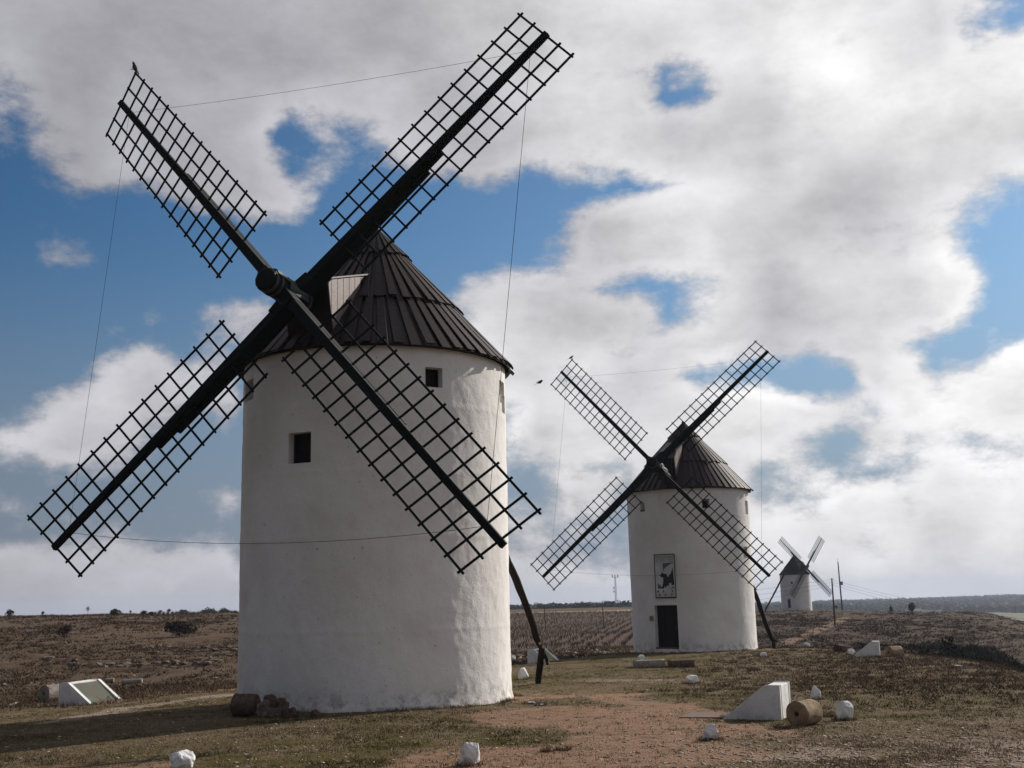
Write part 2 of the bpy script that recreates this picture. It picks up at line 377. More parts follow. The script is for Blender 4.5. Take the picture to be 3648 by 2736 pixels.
def f_panel(t,bs):
    o=objc(t);s_=t.n('ShaderNodeVectorMath',{0:o,1:(3.5,1.,3.5)},operation='MULTIPLY').outputs[0]
    n=t.noise(s_,2.2,5,.6,.6);c=t.mix(t.mr(n,.42,.6),(.036,.058,.026),(.075,.042,.026))
    c=t.mix(t.m('MULTIPLY',t.mr(t.noise(o,1.6,3,.5),.5,.68),.6),c,(.06,.11,.06));t.L.new(c,bs.inputs['Base Color'])
M_panel=mat('faded_green_brown_information_panel',(.08,.08,.04),.45,f_panel,.4)
M_panelg=mat('pale_green_information_panel',(.15,.17,.07),.5,lambda t,b:t.L.new(t.mix(t.mr(t.noise(objc(t),3,4,.6),.4,.7),(.10,.13,.05),(.24,.26,.10)),b.inputs['Base Color']),.4)
M_leaf=mat('evergreen_oak_leaves',(.035,.045,.02),.7,lambda t,b:t.L.new(t.mix(t.noise(objc(t),1.5,3,.6),(.022,.032,.014),(.050,.058,.026)),b.inputs['Base Color']),.15)
M_leafg=mat('grey_green_leaves',(.07,.075,.045),.7,lambda t,b:t.L.new(t.mix(t.noise(objc(t),1.5,3,.6),(.05,.058,.032),(.09,.09,.055)),b.inputs['Base Color']),.15)
M_bushd=mat('dark_broom_foliage',(.02,.02,.012),1.,lambda t,b:t.L.new(t.mix(t.noise(objc(t),1.5,3,.6),(.012,.011,.007),(.030,.024,.016)),b.inputs['Base Color']),0.)
M_twig=mat('bare_brown_twigs',(.05,.036,.028),.85,lambda t,b:t.L.new(t.mix(t.noise(objc(t),3,3,.6),(.035,.025,.02),(.07,.05,.04)),b.inputs['Base Color']),.1)
M_bark=mat('rough_bark',(.06,.045,.035),.9,lambda t,b:t.L.new(t.mix(t.noise(objc(t),8,4,.6),(.04,.03,.024),(.09,.07,.055)),b.inputs['Base Color']),.1)
def f_tuft(t,bs):
    r=t.n('ShaderNodeAttribute',attribute_name='hue').outputs['Fac']
    c=t.mix(t.mr(r,.0,.5),(.042,.044,.012),(.095,.068,.034));c=t.mix(t.mr(r,.5,1.),c,(.25,.19,.125))
    t.L.new(c,bs.inputs['Base Color'])
M_tuft=mat('dry_and_green_grass',(.1,.08,.04),.85,f_tuft,.1)
def f_scr(t,bs):
    r=t.n('ShaderNodeAttribute',attribute_name='hue').outputs['Fac']
    c=t.mix(t.mr(r,.0,.6),(.066,.044,.029),(.105,.072,.048));c=t.mix(t.mr(r,.6,1.),c,(.155,.110,.072))
    t.L.new(c,bs.inputs['Base Color'])
M_scrub=mat('brown_heath_scrub',(.06,.045,.03),.9,f_scr,.05)
def f_peb(t,bs):
    r=t.n('ShaderNodeAttribute',attribute_name='hue').outputs['Fac']
    c=t.mix(t.mr(r,.0,.5),(.20,.14,.10),(.36,.28,.21));c=t.mix(t.mr(r,.6,1.),c,(.58,.50,.43))
    t.L.new(c,bs.inputs['Base Color'])
M_peb=mat('limestone_chips',(.25,.2,.15),.9,f_peb,.1)
def f_ground(t,bs):
    P=t.n('ShaderNodeNewGeometry').outputs['Position']
    m1=t.n('ShaderNodeSeparateColor',{0:t.n('ShaderNodeAttribute',attribute_name='mask_a').outputs['Color']})
    m2=t.n('ShaderNodeSeparateColor',{0:t.n('ShaderNodeAttribute',attribute_name='mask_b').outputs['Color']})
    dirt,green,gravel=m1.outputs[0],m1.outputs[1],m1.outputs[2];hill,vine,far=m2.outputs[0],m2.outputs[1],m2.outputs[2]
    na=t.noise(P,.55,6,.62);nb=t.noise(P,3.2,6,.7);nc=t.noise(P,17,5,.7);nd=t.noise(P,60,3,.6)
    base=t.mix(t.mr(nb,.35,.66),(.086,.056,.026),(.180,.125,.072))
    base=t.mix(t.mr(t.m('ADD',nc,t.m('MULTIPLY',nd,.3)),.62,.78),base,(.28,.225,.165))
    # moss and short grass
    gm=t.m('MULTIPLY',green,t.mr(t.m('ADD',na,t.m('MULTIPLY',nb,.55)),.62,.90))
    c=t.mix(gm,base,t.mix(nc,(.050,.046,.010),(.112,.088,.022)))
    dm=t.mr(t.m('ADD',dirt,t.m('MULTIPLY',t.m('SUBTRACT',nb,.5),1.3)),.18,.78)
    dc=t.mix(t.mr(nc,.3,.7),(.235,.135,.088),(.365,.238,.165));dc=t.mix(t.m('MULTIPLY',t.mr(na,.45,.7),.6),dc,(.27,.155,.09));dc=t.mix(t.m('MULTIPLY',t.mr(t.m('ADD',nb,t.m('MULTIPLY',nd,.4)),.66,.86),.7),dc,(.13,.10,.055))
    c=t.mix(dm,c,dc)
    gv=t.mr(t.m('ADD',gravel,t.m('MULTIPLY',t.m('SUBTRACT',nc,.5),.9)),.35,.65)
    c=t.mix(gv,c,t.mix(nd,(.25,.19,.145),(.42,.335,.265)))
    hc=t.mix(t.mr(nb,.3,.68),(.090,.060,.040),(.120,.083,.056));hc=t.mix(t.mr(na,.35,.75),hc,(.140,.100,.068))
    hc=t.mix(t.m('MULTIPLY',t.mr(nc,.6,.75),.5),hc,(.20,.16,.12))
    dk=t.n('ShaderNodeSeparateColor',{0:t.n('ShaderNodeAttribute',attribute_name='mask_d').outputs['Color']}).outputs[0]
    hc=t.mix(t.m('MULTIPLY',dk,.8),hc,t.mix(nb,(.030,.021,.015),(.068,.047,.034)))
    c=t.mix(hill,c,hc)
    vc=t.mix(t.mr(nb,.3,.7),(.080,.052,.040),(.130,.090,.066));c=t.mix(vine,c,vc)
    nf=t.noise(P,.004,4,.55);fc_=t.mix(t.mr(nf,.4,.6),(.026,.028,.024),(.060,.058,.042))
    c=t.mix(far,c,fc_)
    # worn dirt hill path keeps its own mask in the alpha-like extra layer
    m3=t.n('ShaderNodeSeparateColor',{0:t.n('ShaderNodeAttribute',attribute_name='mask_c').outputs['Color']})
    c=t.mix(t.mr(t.m('ADD',m3.outputs[0],t.m('MULTIPLY',t.m('SUBTRACT',nb,.5),.7)),.3,.6),c,(.20,.135,.095))
    c=t.mix(m3.outputs[1],c,(.30,.25,.15));c=t.mix(m3.outputs[2],c,(.17,.165,.11))
    t.L.new(c,bs.inputs['Base Color'])
    h=t.m('ADD',t.m('MULTIPLY',nb,1.),t.m('ADD',t.m('MULTIPLY',nc,.45),t.m('MULTIPLY',nd,.16)));bump(t,bs,h,.85,.16)
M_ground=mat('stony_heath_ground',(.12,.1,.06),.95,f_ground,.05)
# ------------------------------------------------------------------ ground sheet
da=np.radians(.115)
azs=np.concatenate([np.arange(-math.pi,-.52,np.radians(3)),np.arange(-.52,.52,da),np.arange(.52,math.pi-1e-3,np.radians(3))])
rad=[2.]
while rad[-1]<6400: 
    r0=rad[-1];rad.append(r0+max(.09,r0*(.0062 if r0<130 else .0105)) if r0>12 else r0+1.)
rad=np.array(rad)
RA,AZ=np.meshgrid(rad,azs,indexing='ij');GX=RA*np.sin(AZ);GY=RA*np.cos(AZ)
GH=H(GX,GY)+ZC
nr,na_=GX.shape
V=np.stack([GX.ravel(),GY.ravel(),GH.ravel()],1);V=np.vstack([V,[[0,0,ZC-1.66]]])
I=np.arange(nr*na_).reshape(nr,na_);I2=np.roll(I,-1,axis=1)
F=np.stack([I[:-1].ravel(),I[1:].ravel(),I2[1:].ravel(),I2[:-1].ravel()],1)
ctr=len(V)-1;cap=np.stack([np.full(na_,ctr),I[0],I2[0],I2[0]],1)
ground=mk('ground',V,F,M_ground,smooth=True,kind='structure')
def segdist(x,y,pts):
    d=np.full(x.shape,1e9);tt=np.zeros(x.shape)
    for i in range(len(pts)-1):
        ax,ay=pts[i][:2];bx,by=pts[i+1][:2];L=(bx-ax)**2+(by-ay)**2+1e-9
        t=np.clip(((x-ax)*(bx-ax)+(y-ay)*(by-ay))/L,0,1);q=np.hypot(x-ax-t*(bx-ax),y-ay-t*(by-ay))
        d=np.minimum(d,q)
    return d
def gp(l): return [gpt(*p) for p in l]
def masks(x,y):
    az=np.arctan2(x,y);b=np.tan(np.clip(az,-.56,.56));yy=np.hypot(x,y)*np.maximum(np.cos(az),.84)
    e=np.interp(b,KB,EDGE)
    k=sm(-2,5,yy-e+1.5*fbm2(x/3,y/3,77,2))
    wob=1.7*fbm2(x/1.6,y/1.6,51,5)
    dirt=sm(2.6,.9,segdist(x,y,D1)+wob)
    dirt=np.maximum(dirt,sm(1.6,.5,segdist(x,y,D2)+wob))
    dirt=np.maximum(dirt,.8*sm(1.1,.3,segdist(x,y,D3)+.6*wob))
    dirt=np.maximum(dirt,.75*sm(.9,.2,segdist(x,y,D4)+.6*wob))
    dirt=np.maximum(dirt,.7*sm(1.2,.3,segdist(x,y,D5)+.6*wob))
    grav=.6*sm(1.0,.35,segdist(x,y,G1)+.5*wob)
    grav=np.maximum(grav,.5*sm(.9,.1,segdist(x,y,G2)+.9*wob))
    pat=fbm2(x/4.5,y/4.5,61,3)
    green=np.clip(.75+1.1*pat,0,1)*(1-.8*sm(.12,.34,b)*sm(26,33,yy)*0.8)
    green=green*(1-.85*sm(.08,.2,b)*sm(23,18,yy))
    grav=np.maximum(grav,.55*sm(.05,.2,b)*sm(22,17,yy)*sm(-.25,.2,fbm2(x/1.4,y/1.4,81,3)))
    hill=k
    vine=k*sm(108,118,yy)*sm(350,335,yy)*sm(-.30,-.27,b)*sm(.16,.13,b)
    vine=np.maximum(vine,k*sm(212,218,yy)*sm(300,280,yy)*sm(-.42,-.30,b)*sm(-.2,-.28,b))
    far=sm(380,600,yy)*1.
    ph=.65*sm(1.6,.6,segdist(x,y,P1)+.3*wob)*k
    strip=k*sm(338,345,yy)*sm(372,362,yy)*sm(.16,.13,b)
    strip=np.maximum(strip,.8*k*sm(345,352,yy)*sm(400,385,yy)*sm(-.2,-.25,b))
    pale=sm(700,800,yy)*sm(1350,1200,yy)*sm(.405,.43,b)
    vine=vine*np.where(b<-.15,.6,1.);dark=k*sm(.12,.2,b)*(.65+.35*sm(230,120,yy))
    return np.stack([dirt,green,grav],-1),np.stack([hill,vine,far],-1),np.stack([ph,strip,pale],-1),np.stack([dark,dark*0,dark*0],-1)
D1=gp([(1850,2560),(2060,2545),(2250,2560),(2380,2600),(2300,2680),(1800,2700)])
D2=gp([(1850,2490),(2100,2480),(2400,2520),(2480,2640)])
D3=gp([(860,2452),(700,2462),(480,2472),(300,2490)])
D4=gp([(100,2745),(350,2735),(600,2725)])
G1=gp([(900,2468),(760,2482),(640,2498),(480,2522),(330,2546),(180,2572)])
D5=gp([(-60,2478),(60,2478),(200,2474)])
G2=gp([(1990,2425),(2150,2425),(2290,2425)])
P1=gp([(2775,2296),(2850,2272),(2910,2245),(2975,2222),(3010,2200)])
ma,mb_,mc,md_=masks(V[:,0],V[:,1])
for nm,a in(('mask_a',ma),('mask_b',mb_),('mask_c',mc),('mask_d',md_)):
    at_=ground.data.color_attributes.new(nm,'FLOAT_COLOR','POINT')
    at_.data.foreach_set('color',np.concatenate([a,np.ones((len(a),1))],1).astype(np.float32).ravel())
# ------------------------------------------------------------------ windmills
MILLS=[dict(P={'X': -3.8126, 'Y': 30.3425, 'zb': -2.6966, 'ze': 6.1779, 'Rb': 3.6, 'Rt': 3.6192, 'Re': 3.8076, 'za': 10.4361, 'zs': 6.8003, 'az': -1.9603, 'el': 0.1381, 'L': 4.8531, 'hd': 0.5928},
 S={'UR': [0.7464, 0.6531, -0.0071, 1.8093, 8.943, 9.0126, 0.9831, 0.9818, 0.0361, 0.0039, 0.0243], 'LL': [3.8688, 0.6464, -0.0228, 1.8268, 8.9365, 9.0143, 0.9854, 1.0044, -0.3912, -0.0019, -0.1235], 'UL': [2.3211, 0.0021, -0.0095, 1.8442, 8.8636, 8.9726, 1.0127, 0.9858, -0.3405, -0.0022, -0.1622], 'LR': [-0.8156, 0.0027, -0.0082, 1.7488, 8.856, 9.0003, 1.0167, 1.0018, -0.3523, 0.0029, -0.1355]}),
 dict(P={'X': 10.0314, 'Y': 64.2288, 'zb': -3.4028, 'ze': 5.5214, 'Rb': 3.4617, 'Rt': 3.4896, 'Re': 3.7058, 'za': 9.6814, 'zs': 5.3411, 'az': -2.0068, 'el': 0.2119, 'L': 5.6968, 'hd': 0.8856},
 S={'UR': [0.7452, -0.3808, 0.0198, 1.838, 8.4915, 8.5517, 0.943, 0.9148, -0.0713, 0.0304, -0.0204], 'LL': [3.914, -0.363, 0.0149, 1.9391, 8.5147, 8.5285, 0.9253, 0.9527, -0.1261, -0.0128, -0.2568], 'UL': [2.329, 0.0263, 0.0038, 1.7567, 8.5199, 8.5936, 0.943, 0.9386, -0.1542, -0.0044, -0.1969], 'LR': [-0.7933, 0.0249, 0.0045, 1.939, 8.4998, 8.5684, 0.9139, 0.9362, -0.0363, -0.0319, -0.0634]}),
 dict(P={'X': 65.8638, 'Y': 264.9901, 'zb': -5.3724, 'ze': 2.8788, 'Rb': 3.4994, 'Rt': 3.455, 'Re': 3.65, 'za': 7.3319, 'zs': 3.9997, 'az': -1.0346, 'el': 0.1421, 'L': 4.1157,'hd': 0.6383},
 S={k:[0.8007+a,o,0,2.287,9.23,9.32,.925,.925,-.089,0,-.089] for k,a,o in(('UR',0,-.15),('LL',math.pi,-.15),('UL',math.pi/2,.32),('LR',-math.pi/2,.32))})]
def basis(P):
    az,el=P['az'],P['el'];n=Vector((math.cos(az)*math.cos(el),math.sin(az)*math.cos(el),math.sin(el)))
    u=Vector((-math.sin(az),math.cos(az),0));v=n.cross(u)
    H0=Vector((P['X'],P['Y'],P['zs']+ZC))+n*P['L'];return n,u,v,H0
def sgeo(P,q):
    n,u,v,H0=basis(P);th,off,lean,r0,r1,r2,wa,wb,tw,lat,tf=q
    d=math.cos(th)*u+math.sin(th)*v;e=n.cross(d);d=d*math.cos(lean)+n*math.sin(lean)
    O=H0-n*off+e*lat
    def E(r):
        t=(r-r0)/(r1-r0);a=tf+(tw-tf)*t;return e*math.cos(a)+n*math.sin(a)
    return n,O,d,e,E
def cylhit(P,px,py):
    d=ray(px,py);C=np.array([P['X'],P['Y']])
    R=P['Rt']
    for _ in range(3):
        a=d[0]**2+d[1]**2;b=-2*(d[0]*C[0]+d[1]*C[1]);c=C@C-R*R;D=b*b-4*a*c
        t=(-b-math.sqrt(max(D,0)))/(2*a);z=d[2]*t
        f=(z-P['zb'])/(P['ze']-P['zb']);R=P['Rb']+(P['Rt']-P['Rb'])*f
    p=d*t;return math.atan2(p[1]-C[1],p[0]-C[0]),z-P['zb']
def unitbeam(name,m):
    return MBm(name,m)
def MBm(name,m):
    b=MB();b.box((0,-.5,-.5),(1,.5,.5));me=bpy.data.meshes.new(name);me.from_pydata(b.v,[],b.f);me.update();me.materials.append(m);return me
ME_rail=MBm('rail',M_lat);ME_rung=MBm('rung',M_lat)
def barM(p0,p1,w_,d_,wd,inv):
    x=(p1-p0);L=x.length;x.normalize();wd=(wd-x*wd.dot(x)).normalized();dd=x.cross(wd)
    m=Matrix.Identity(4)
    for i in range(3): m[i][0]=x[i]*L;m[i][1]=wd[i]*w_;m[i][2]=dd[i]*d_;m[i][3]=p0[i]
    return inv@m
def tower(root,P,openings,nth,nzg,depth,amp,seed):
    """round wall with real openings: (th0,th1,z0,z1) in angle and height above the base"""
    Hh=P['ze']-P['zb']-.02
    th=list(np.linspace(-math.pi,math.pi,nth,endpoint=False));zs=list(np.linspace(0,Hh,nzg))
    for a,b,c,d in openings:
        th=[t for t in th if not(abs(t-a)<.008 or abs(t-b)<.008)]+[a,b]
        zs=[z for z in zs if not(abs(z-c)<.02 or abs(z-d)<.02)]+[c,d]
    th=np.array(sorted(set(th)));zs=np.array([-.6]+sorted(set(zs)))
    TH,Z=np.meshgrid(th,zs,indexing='ij')
    R=P['Rb']+(P['Rt']-P['Rb'])*np.clip(Z/Hh,0,1)
    R=R+.06*np.exp(-np.maximum(Z,0)/.16)*(1+1.2*vn3(np.cos(TH)*6,np.sin(TH)*6,Z*5,seed+5))
    X,Y=np.cos(TH)*P['Rt'],np.sin(TH)*P['Rt']
    nz_=amp*(1.0*vn3(X*1.6,Y*1.6,Z*1.1,seed)+.8*vn3(X*4.2,Y*4.2,Z*2.4,seed+1)+.45*vn3(X*11,Y*11,Z*7,seed+2))
    lift=np.zeros_like(Z)
    for i,zl in enumerate((1.9,4.15,5.75,7.4)): lift+=.006*np.exp(-((Z-zl-.12*vn3(X*1.5,Y*1.5,Z*0+i,seed+7))/.07)**2)
    R=R+nz_+lift*(amp/.02)
    nt,nz=TH.shape
    mask=np.ones((nt,nz-1),bool)
    thn=np.append(th,th[0]+2*math.pi)
    for a,b,c,d in openings:
        for i in range(nt):
            mid=(thn[i]+thn[i+1])/2
            if a<mid<b: 
                zm=(zs[:-1]+zs[1:])/2;mask[i,(zm>c)&(zm<d)]=False
        on=(TH>=a-1e-6)&(TH<=b+1e-6)&(Z>=c-1e-6)&(Z<=d+1e-6)
        R[on]=(P['Rb']+(P['Rt']-P['Rb'])*np.clip(Z[on]/Hh,0,1))+.2*amp
    V=np.stack([R*np.cos(TH),R*np.sin(TH),Z],-1).reshape(-1,3)
    I=np.arange(nt*nz).reshape(nt,nz);I2=np.roll(I,-1,axis=0)
    F=np.stack([I[:,:-1],I2[:,:-1],I2[:,1:],I[:,1:]],-1)[mask].reshape(-1,4)
    Vl=[V];Fl=[F];n0=len(V)
    for a,b,c,d in openings:
        m=(a+b)/2;dv=-depth*np.array([math.cos(m),math.sin(m),0])
        ti=[i for i in range(nt) if a-1e-6<=th[i]<=b+1e-6];zi=[j for j in range(nz) if c-1e-6<=zs[j]<=d+1e-6]
        loop=[I[i,zi[0]] for i in ti]+[I[ti[-1],j] for j in zi[1:]]+[I[i,zi[-1]] for i in ti[-2::-1]]+[I[ti[0],j] for j in zi[-2:0:-1]]
        inner=V[loop]+dv;k=len(loop);idx=np.arange(n0,n0+k);n0+=k;Vl.append(inner)
        lo=np.array(loop);Fl.append(np.stack([lo,np.roll(lo,-1),np.roll(idx,-1),idx],-1))
    o=mk('tower',np.vstack(Vl),np.vstack(Fl),M_white,root,smooth=True)
    o.data.polygons.foreach_set('use_smooth',np.ones(len(o.data.polygons),bool))
    o.location=(P['X'],P['Y'],P['zb']+ZC)
    o.data.update()
    md=o.modifiers.new('edge','EDGE_SPLIT');md.split_angle=math.radians(50)
    return o
def leaf_in(tw,P,op,depth,matr,name,npl,frame=.05,handle=False):
    """boarded shutter or door standing at the back of an opening"""
    a,b,c,d=op;m=(a+b)/2;R=P['Rt']
    hw=R*math.sin((b-a)/2);back=R*math.cos((b-a)/2)-depth+.03
    o=MB();o.box((-.03,-hw,c),(.0,hw,d))
    base=o.build(name,matr,tw);Mx=Matrix.Rotation(m,4,'Z')@Matrix.Translation((back,0,0));base.matrix_local=Mx
    bw=2*hw/npl
    for i in range(npl):
        q=MB();q.box((.002,-hw+i*bw+.006,c+.02),(.028+.006*(i%2),-hw+(i+1)*bw-.006,d-.02));bo=q.build('board',matr,base)
    fr=MB();t=.045
    fr.box((.03,-hw,c),(.065,-hw+t,d));fr.box((.03,hw-t,c),(.065,hw,d));fr.box((.03,-hw+t,d-t),(.064,hw-t,d))
    if name!='door': fr.box((.03,-hw+t,c),(.064,hw-t,c+t))
    fr.build('frame',matr,base)
    if handle:
        h=MB();h.tube([(.07,hw*.55,c+1.0),(.10,hw*.55,c+1.04),(.10,hw*.55,c+1.16),(.07,hw*.55,c+1.2)],.012,6);h.build('handle',M_metal,base)
    return base
def roof(root,P,nb,detail=True,seed=1):
    za,ze,Re=P['za'],P['ze'],P['Re'];Hh=za-ze
    fr=[.03,.23,.62,1.0];n=96
    rr=random.Random(seed)
    # solid sheathing cone with an underside
    V=[];Fa=[]
    prof=[(.0,za+.02),(Re*.235,za-Hh*.23),(Re*.225,za-Hh*.235),(Re*.625,za-Hh*.615),(Re*.612,za-Hh*.622),(Re-.02,ze),(Re-.035,ze-.05),(Re*.55,ze+Hh*.40)]
    for k,(r,z) in enumerate(prof):
        for j in range(n): V.append((r*math.cos(2*math.pi*j/n),r*math.sin(2*math.pi*j/n),z-za))
    for k in range(len(prof)-1):
        for j in range(n): Fa.append((k*n+j,(k+1)*n+j,(k+1)*n+(j+1)%n,k*n+(j+1)%n))
    rf=mk('roof',V,Fa,M_roofu,root);rf.location=(P['X'],P['Y'],za+ZC)
    if not detail:
        rf.data.materials[0]=M_roofm
        return rf
    sl=Vector((Re,0,-Hh)).normalized();nm=Vector((Hh,0,Re)).normalized()
    for t in range(3):
        f0,f1=fr[t],fr[t+1];r0,r1=Re*f0,Re*f1+(.03 if t==2 else .05);k=nb[t]
        w0,w1=2*math.pi*r0/k*(.74 if t else .86),2*math.pi*r1/k*.66
        lo0,lo1=(.012,.03) if t==2 else (.012,.075)
        meshes=[]
        for vnt in range(4):
            dl=rr.uniform(-.05,.06);v=[]
            cup=rr.uniform(0,.012)
            for (r,wd,lf) in((r0,w0,lo0),((r0+r1)/2,(w0+w1)/2,(lo0+lo1)/2-.006+cup),(r1+dl*.7,w1*rr.uniform(.92,1.06),lo1+rr.uniform(0,.012))):
                p=Vector((r,0,-Hh*r/Re))+nm*lf
                for s_ in(-.5,.5): v.append(p+Vector((0,wd*s_,0)))
                for s_ in(-.5,.5): v.append(p+nm*.034+Vector((0,wd*s_*.93,0)))
            f=[]
            for s_ in(0,4): f+=[(s_+0,s_+1,s_+5,s_+4),(s_+2,s_+6,s_+7,s_+3),(s_+0,s_+4,s_+6,s_+2),(s_+1,s_+3,s_+7,s_+5)]
            f+=[(0,2,3,1),(8,9,11,10)]
            me=bpy.data.meshes.new('plank');me.from_pydata([tuple(q) for q in v],[],f);me.update();me.materials.append(M_roof);meshes.append(me)
        for j in range(k):
            m=Matrix.Rotation(2*math.pi*(j+.5*t+rr.uniform(-.04,.04))/k,4,'Z')@Matrix.Rotation(rr.uniform(-.003,.005),4,'Y')
            inst('plank',meshes[rr.randrange(4)],rf,m)
    fb=MB();fb.tube([(0,0,-.25),(0,0,.06)],[.16,.07],10);fb.build('finial',M_roofu,rf)
    return rf
def windmill(i,label,openings,wins,detail):
    D=MILLS[i];P=D['P'];n,u,v,H0=basis(P)
    root=empty('windmill',(P['X'],P['Y'],P['zb']+ZC));tag(root,label,'windmill','white stone windmills on the ridge')
    inv=root.matrix_basis.inverted()
    aux=empty('tmp');bpy.data.objects.remove(aux)
    def par(o):   # objects below are made in world space
        o.parent=root;o.matrix_parent_inverse=Matrix.Translation((-P['X'],-P['Y'],-P['zb']-ZC));return o
    return root,P,n,u,v,H0,par
MINV={}
def build_sails(i,root,P,S,par,detail,nr=16):
    n,u,v,H0=basis(P)
    for k,q in S.items():
        n_,O,d,e,E=sgeo(P,q);th,off,lean,r0,r1,r2,wa,wb,tw,lat,tf=q
        big=1. if i==0 else .92
        mb=MB()
        # tapering stock: square at the root, slim at the tip
        mb.beam(O-d*.05,O+d*r2,.25*big,.27*big,e,.17*big,.13*big)
        sail=mb.build('sail',M_green,None);sail.parent=root;sail.matrix_parent_inverse=Matrix.Translation((-P['X'],-P['Y'],-P['zb']-ZC))
        if detail: bev(sail,.018,2)
        sinv=Matrix.Identity(4)
        def kid(o): o.parent=sail;return o
        for (re_,dep,o0) in(((.575,.15,.20),(.51,.14,.345)) if detail else ((.55,.25,.25),)):
            b2=MB();R1=r2*re_
            b2.beam(O-n_*o0*big+d*.0,O-n_*(o0-.03)*big+d*R1,.255*big,dep*big,e,.235*big,dep*big*.9);bb=b2.build('backing_beam',M_green,None);kid(bb)
            if detail: bev(bb,.015,2)
        t_=.050*big if i<2 else .075
        lat_=None if detail else MB()
        def bar(nm,me,p0,p1,w_,d_,wd):
            if lat_ is not None: lat_.beam(p0,p1,w_,d_,wd);return
            ob=inst(nm,me,sail,barM(p0,p1,w_,d_,wd,sinv))
        for s_,wd in((1,wa),(-1,wb)):
            for fr_ in(.5,1.):
                p0=O+d*r0+E(r0)*s_*wd*fr_;p1=O+d*r1+E(r1)*s_*wd*fr_
                x=(p1-p0).normalized()
                bar('rail',ME_rail,p0-x*.09,p1+x*.09,t_*1.1,t_*.6,e)
        for j in range(nr):
            r=r0+(r1-r0)*j/(nr-1)+R_.uniform(-.012,.012)*(detail);ee=E(r)
            o_=n_*(t_*.5)
            bar('rung',ME_rung,O+d*r+ee*(wa+.085)+o_,O+d*r-ee*(wb+.085)+o_,t_,t_*.6,d)
        if lat_ is not None: kid(lat_.build('lattice',M_lat,None))
        if detail:   # steel rod clamps where the backing beams end
            for rr_ in():
                c=MB();pp=O+d*r2*rr_;c.beam(pp+n_*.14*big,pp-n_*.37*big,.275*big,.06,e);kid(c.build('clamp',M_green,None))
    # wires from tip to tip
    order=['UR','UL','LL','LR'];tips=[]
    for k in order:
        q=S[k];n_,O,d,e,E=sgeo(P,q);tips.append(O+d*q[5]*.935)
    if i<2:
        for a in range(4):
            p,q_=tips[a],tips[(a+1)%4];sag=(.10,.06,.32,.06)[a]
            pts=[p.lerp(q_,t/12)-Vector((0,0,sag*4*(t/12)*(1-t/12))) for t in range(13)]
            wv=MB();wv.tube(pts,.0055 if i==0 else .0042,4);par(wv.build('wire',M_wire,None))
def build_shaft(i,root,P,S,par,rs=.30):
    n,u,v,H0=basis(P);hd=P['hd']
    m=MB();m.tube([H0+n*hd,H0+n*(hd-.03),H0+n*.25,H0-n*.95,H0-n*1.0,H0-n*4.6],[rs*.80,rs*.96,rs,rs,rs*.8,rs*.75],12,jit=.02)
    s=par(m.build('windshaft',M_green,None))
    for a,b,c in((hd-.10,hd-.20,1.03),(.27,.20,1.06),(-.25,-.33,1.07),(-.95,-1.03,1.10)):
        t=MB();t.tube([H0+n*a,H0+n*b],rs*c,16);o=t.build('iron_band',M_metal,None);o.parent=s
    # sheet metal housing on the weather side of the head
    for k,(a0,a1,x0,x1) in enumerate(((20,75,.42,-.35),(78,118,.36,-.55),(-20,17,-.02,-.85))):
        V=[];Fa=[]
        kk=5
        for xi in(x0,(x0+x1)/2,x1):
            for j in range(kk):
                an=math.radians(a0+(a1-a0)*j/(kk-1))
                # angle measured from the side facing the photograph's right, upwards
                rdir=u*math.cos(an)+v*math.sin(an)
                V.append(H0+n*xi+rdir*(rs*1.10+.012*math.sin(j*2.1+xi*7)))
        for r in(0,1):
            for j in range(kk-1): Fa.append((r*kk+j,r*kk+j+1,(r+1)*kk+j+1,(r+1)*kk+j))
        o=mk('metal_sheet',V,Fa,M_metal,None);o.parent=s
        sd=o.modifiers.new('s','SOLIDIFY');sd.thickness=.012
    # collar blocks where the two stocks pass through the head
    for offk in('UL','UR'):
        q=S[offk];n_,O,d,e,E=sgeo(P,q)
        for sg in(-1,1):
            b=MB();b.beam(O+d*sg*(rs*.9),O+d*sg*(rs+.38),.34,.40,e,.30,.34);o=b.build('wedge_block',M_green,None);o.parent=s;bev(o,.02,2)
    # bolts with pale heads
    for k in range(4):
        an=math.radians(35+80*k);c=MB();rd=u*math.cos(an)+v*math.sin(an);p=H0+n*.02+rd*rs*1.0;c.tube([p,p+rd*.06],.03,8);o=c.build('bolt',M_metal,None);o.parent=s
    return s
P1x=MILLS[0]['P']
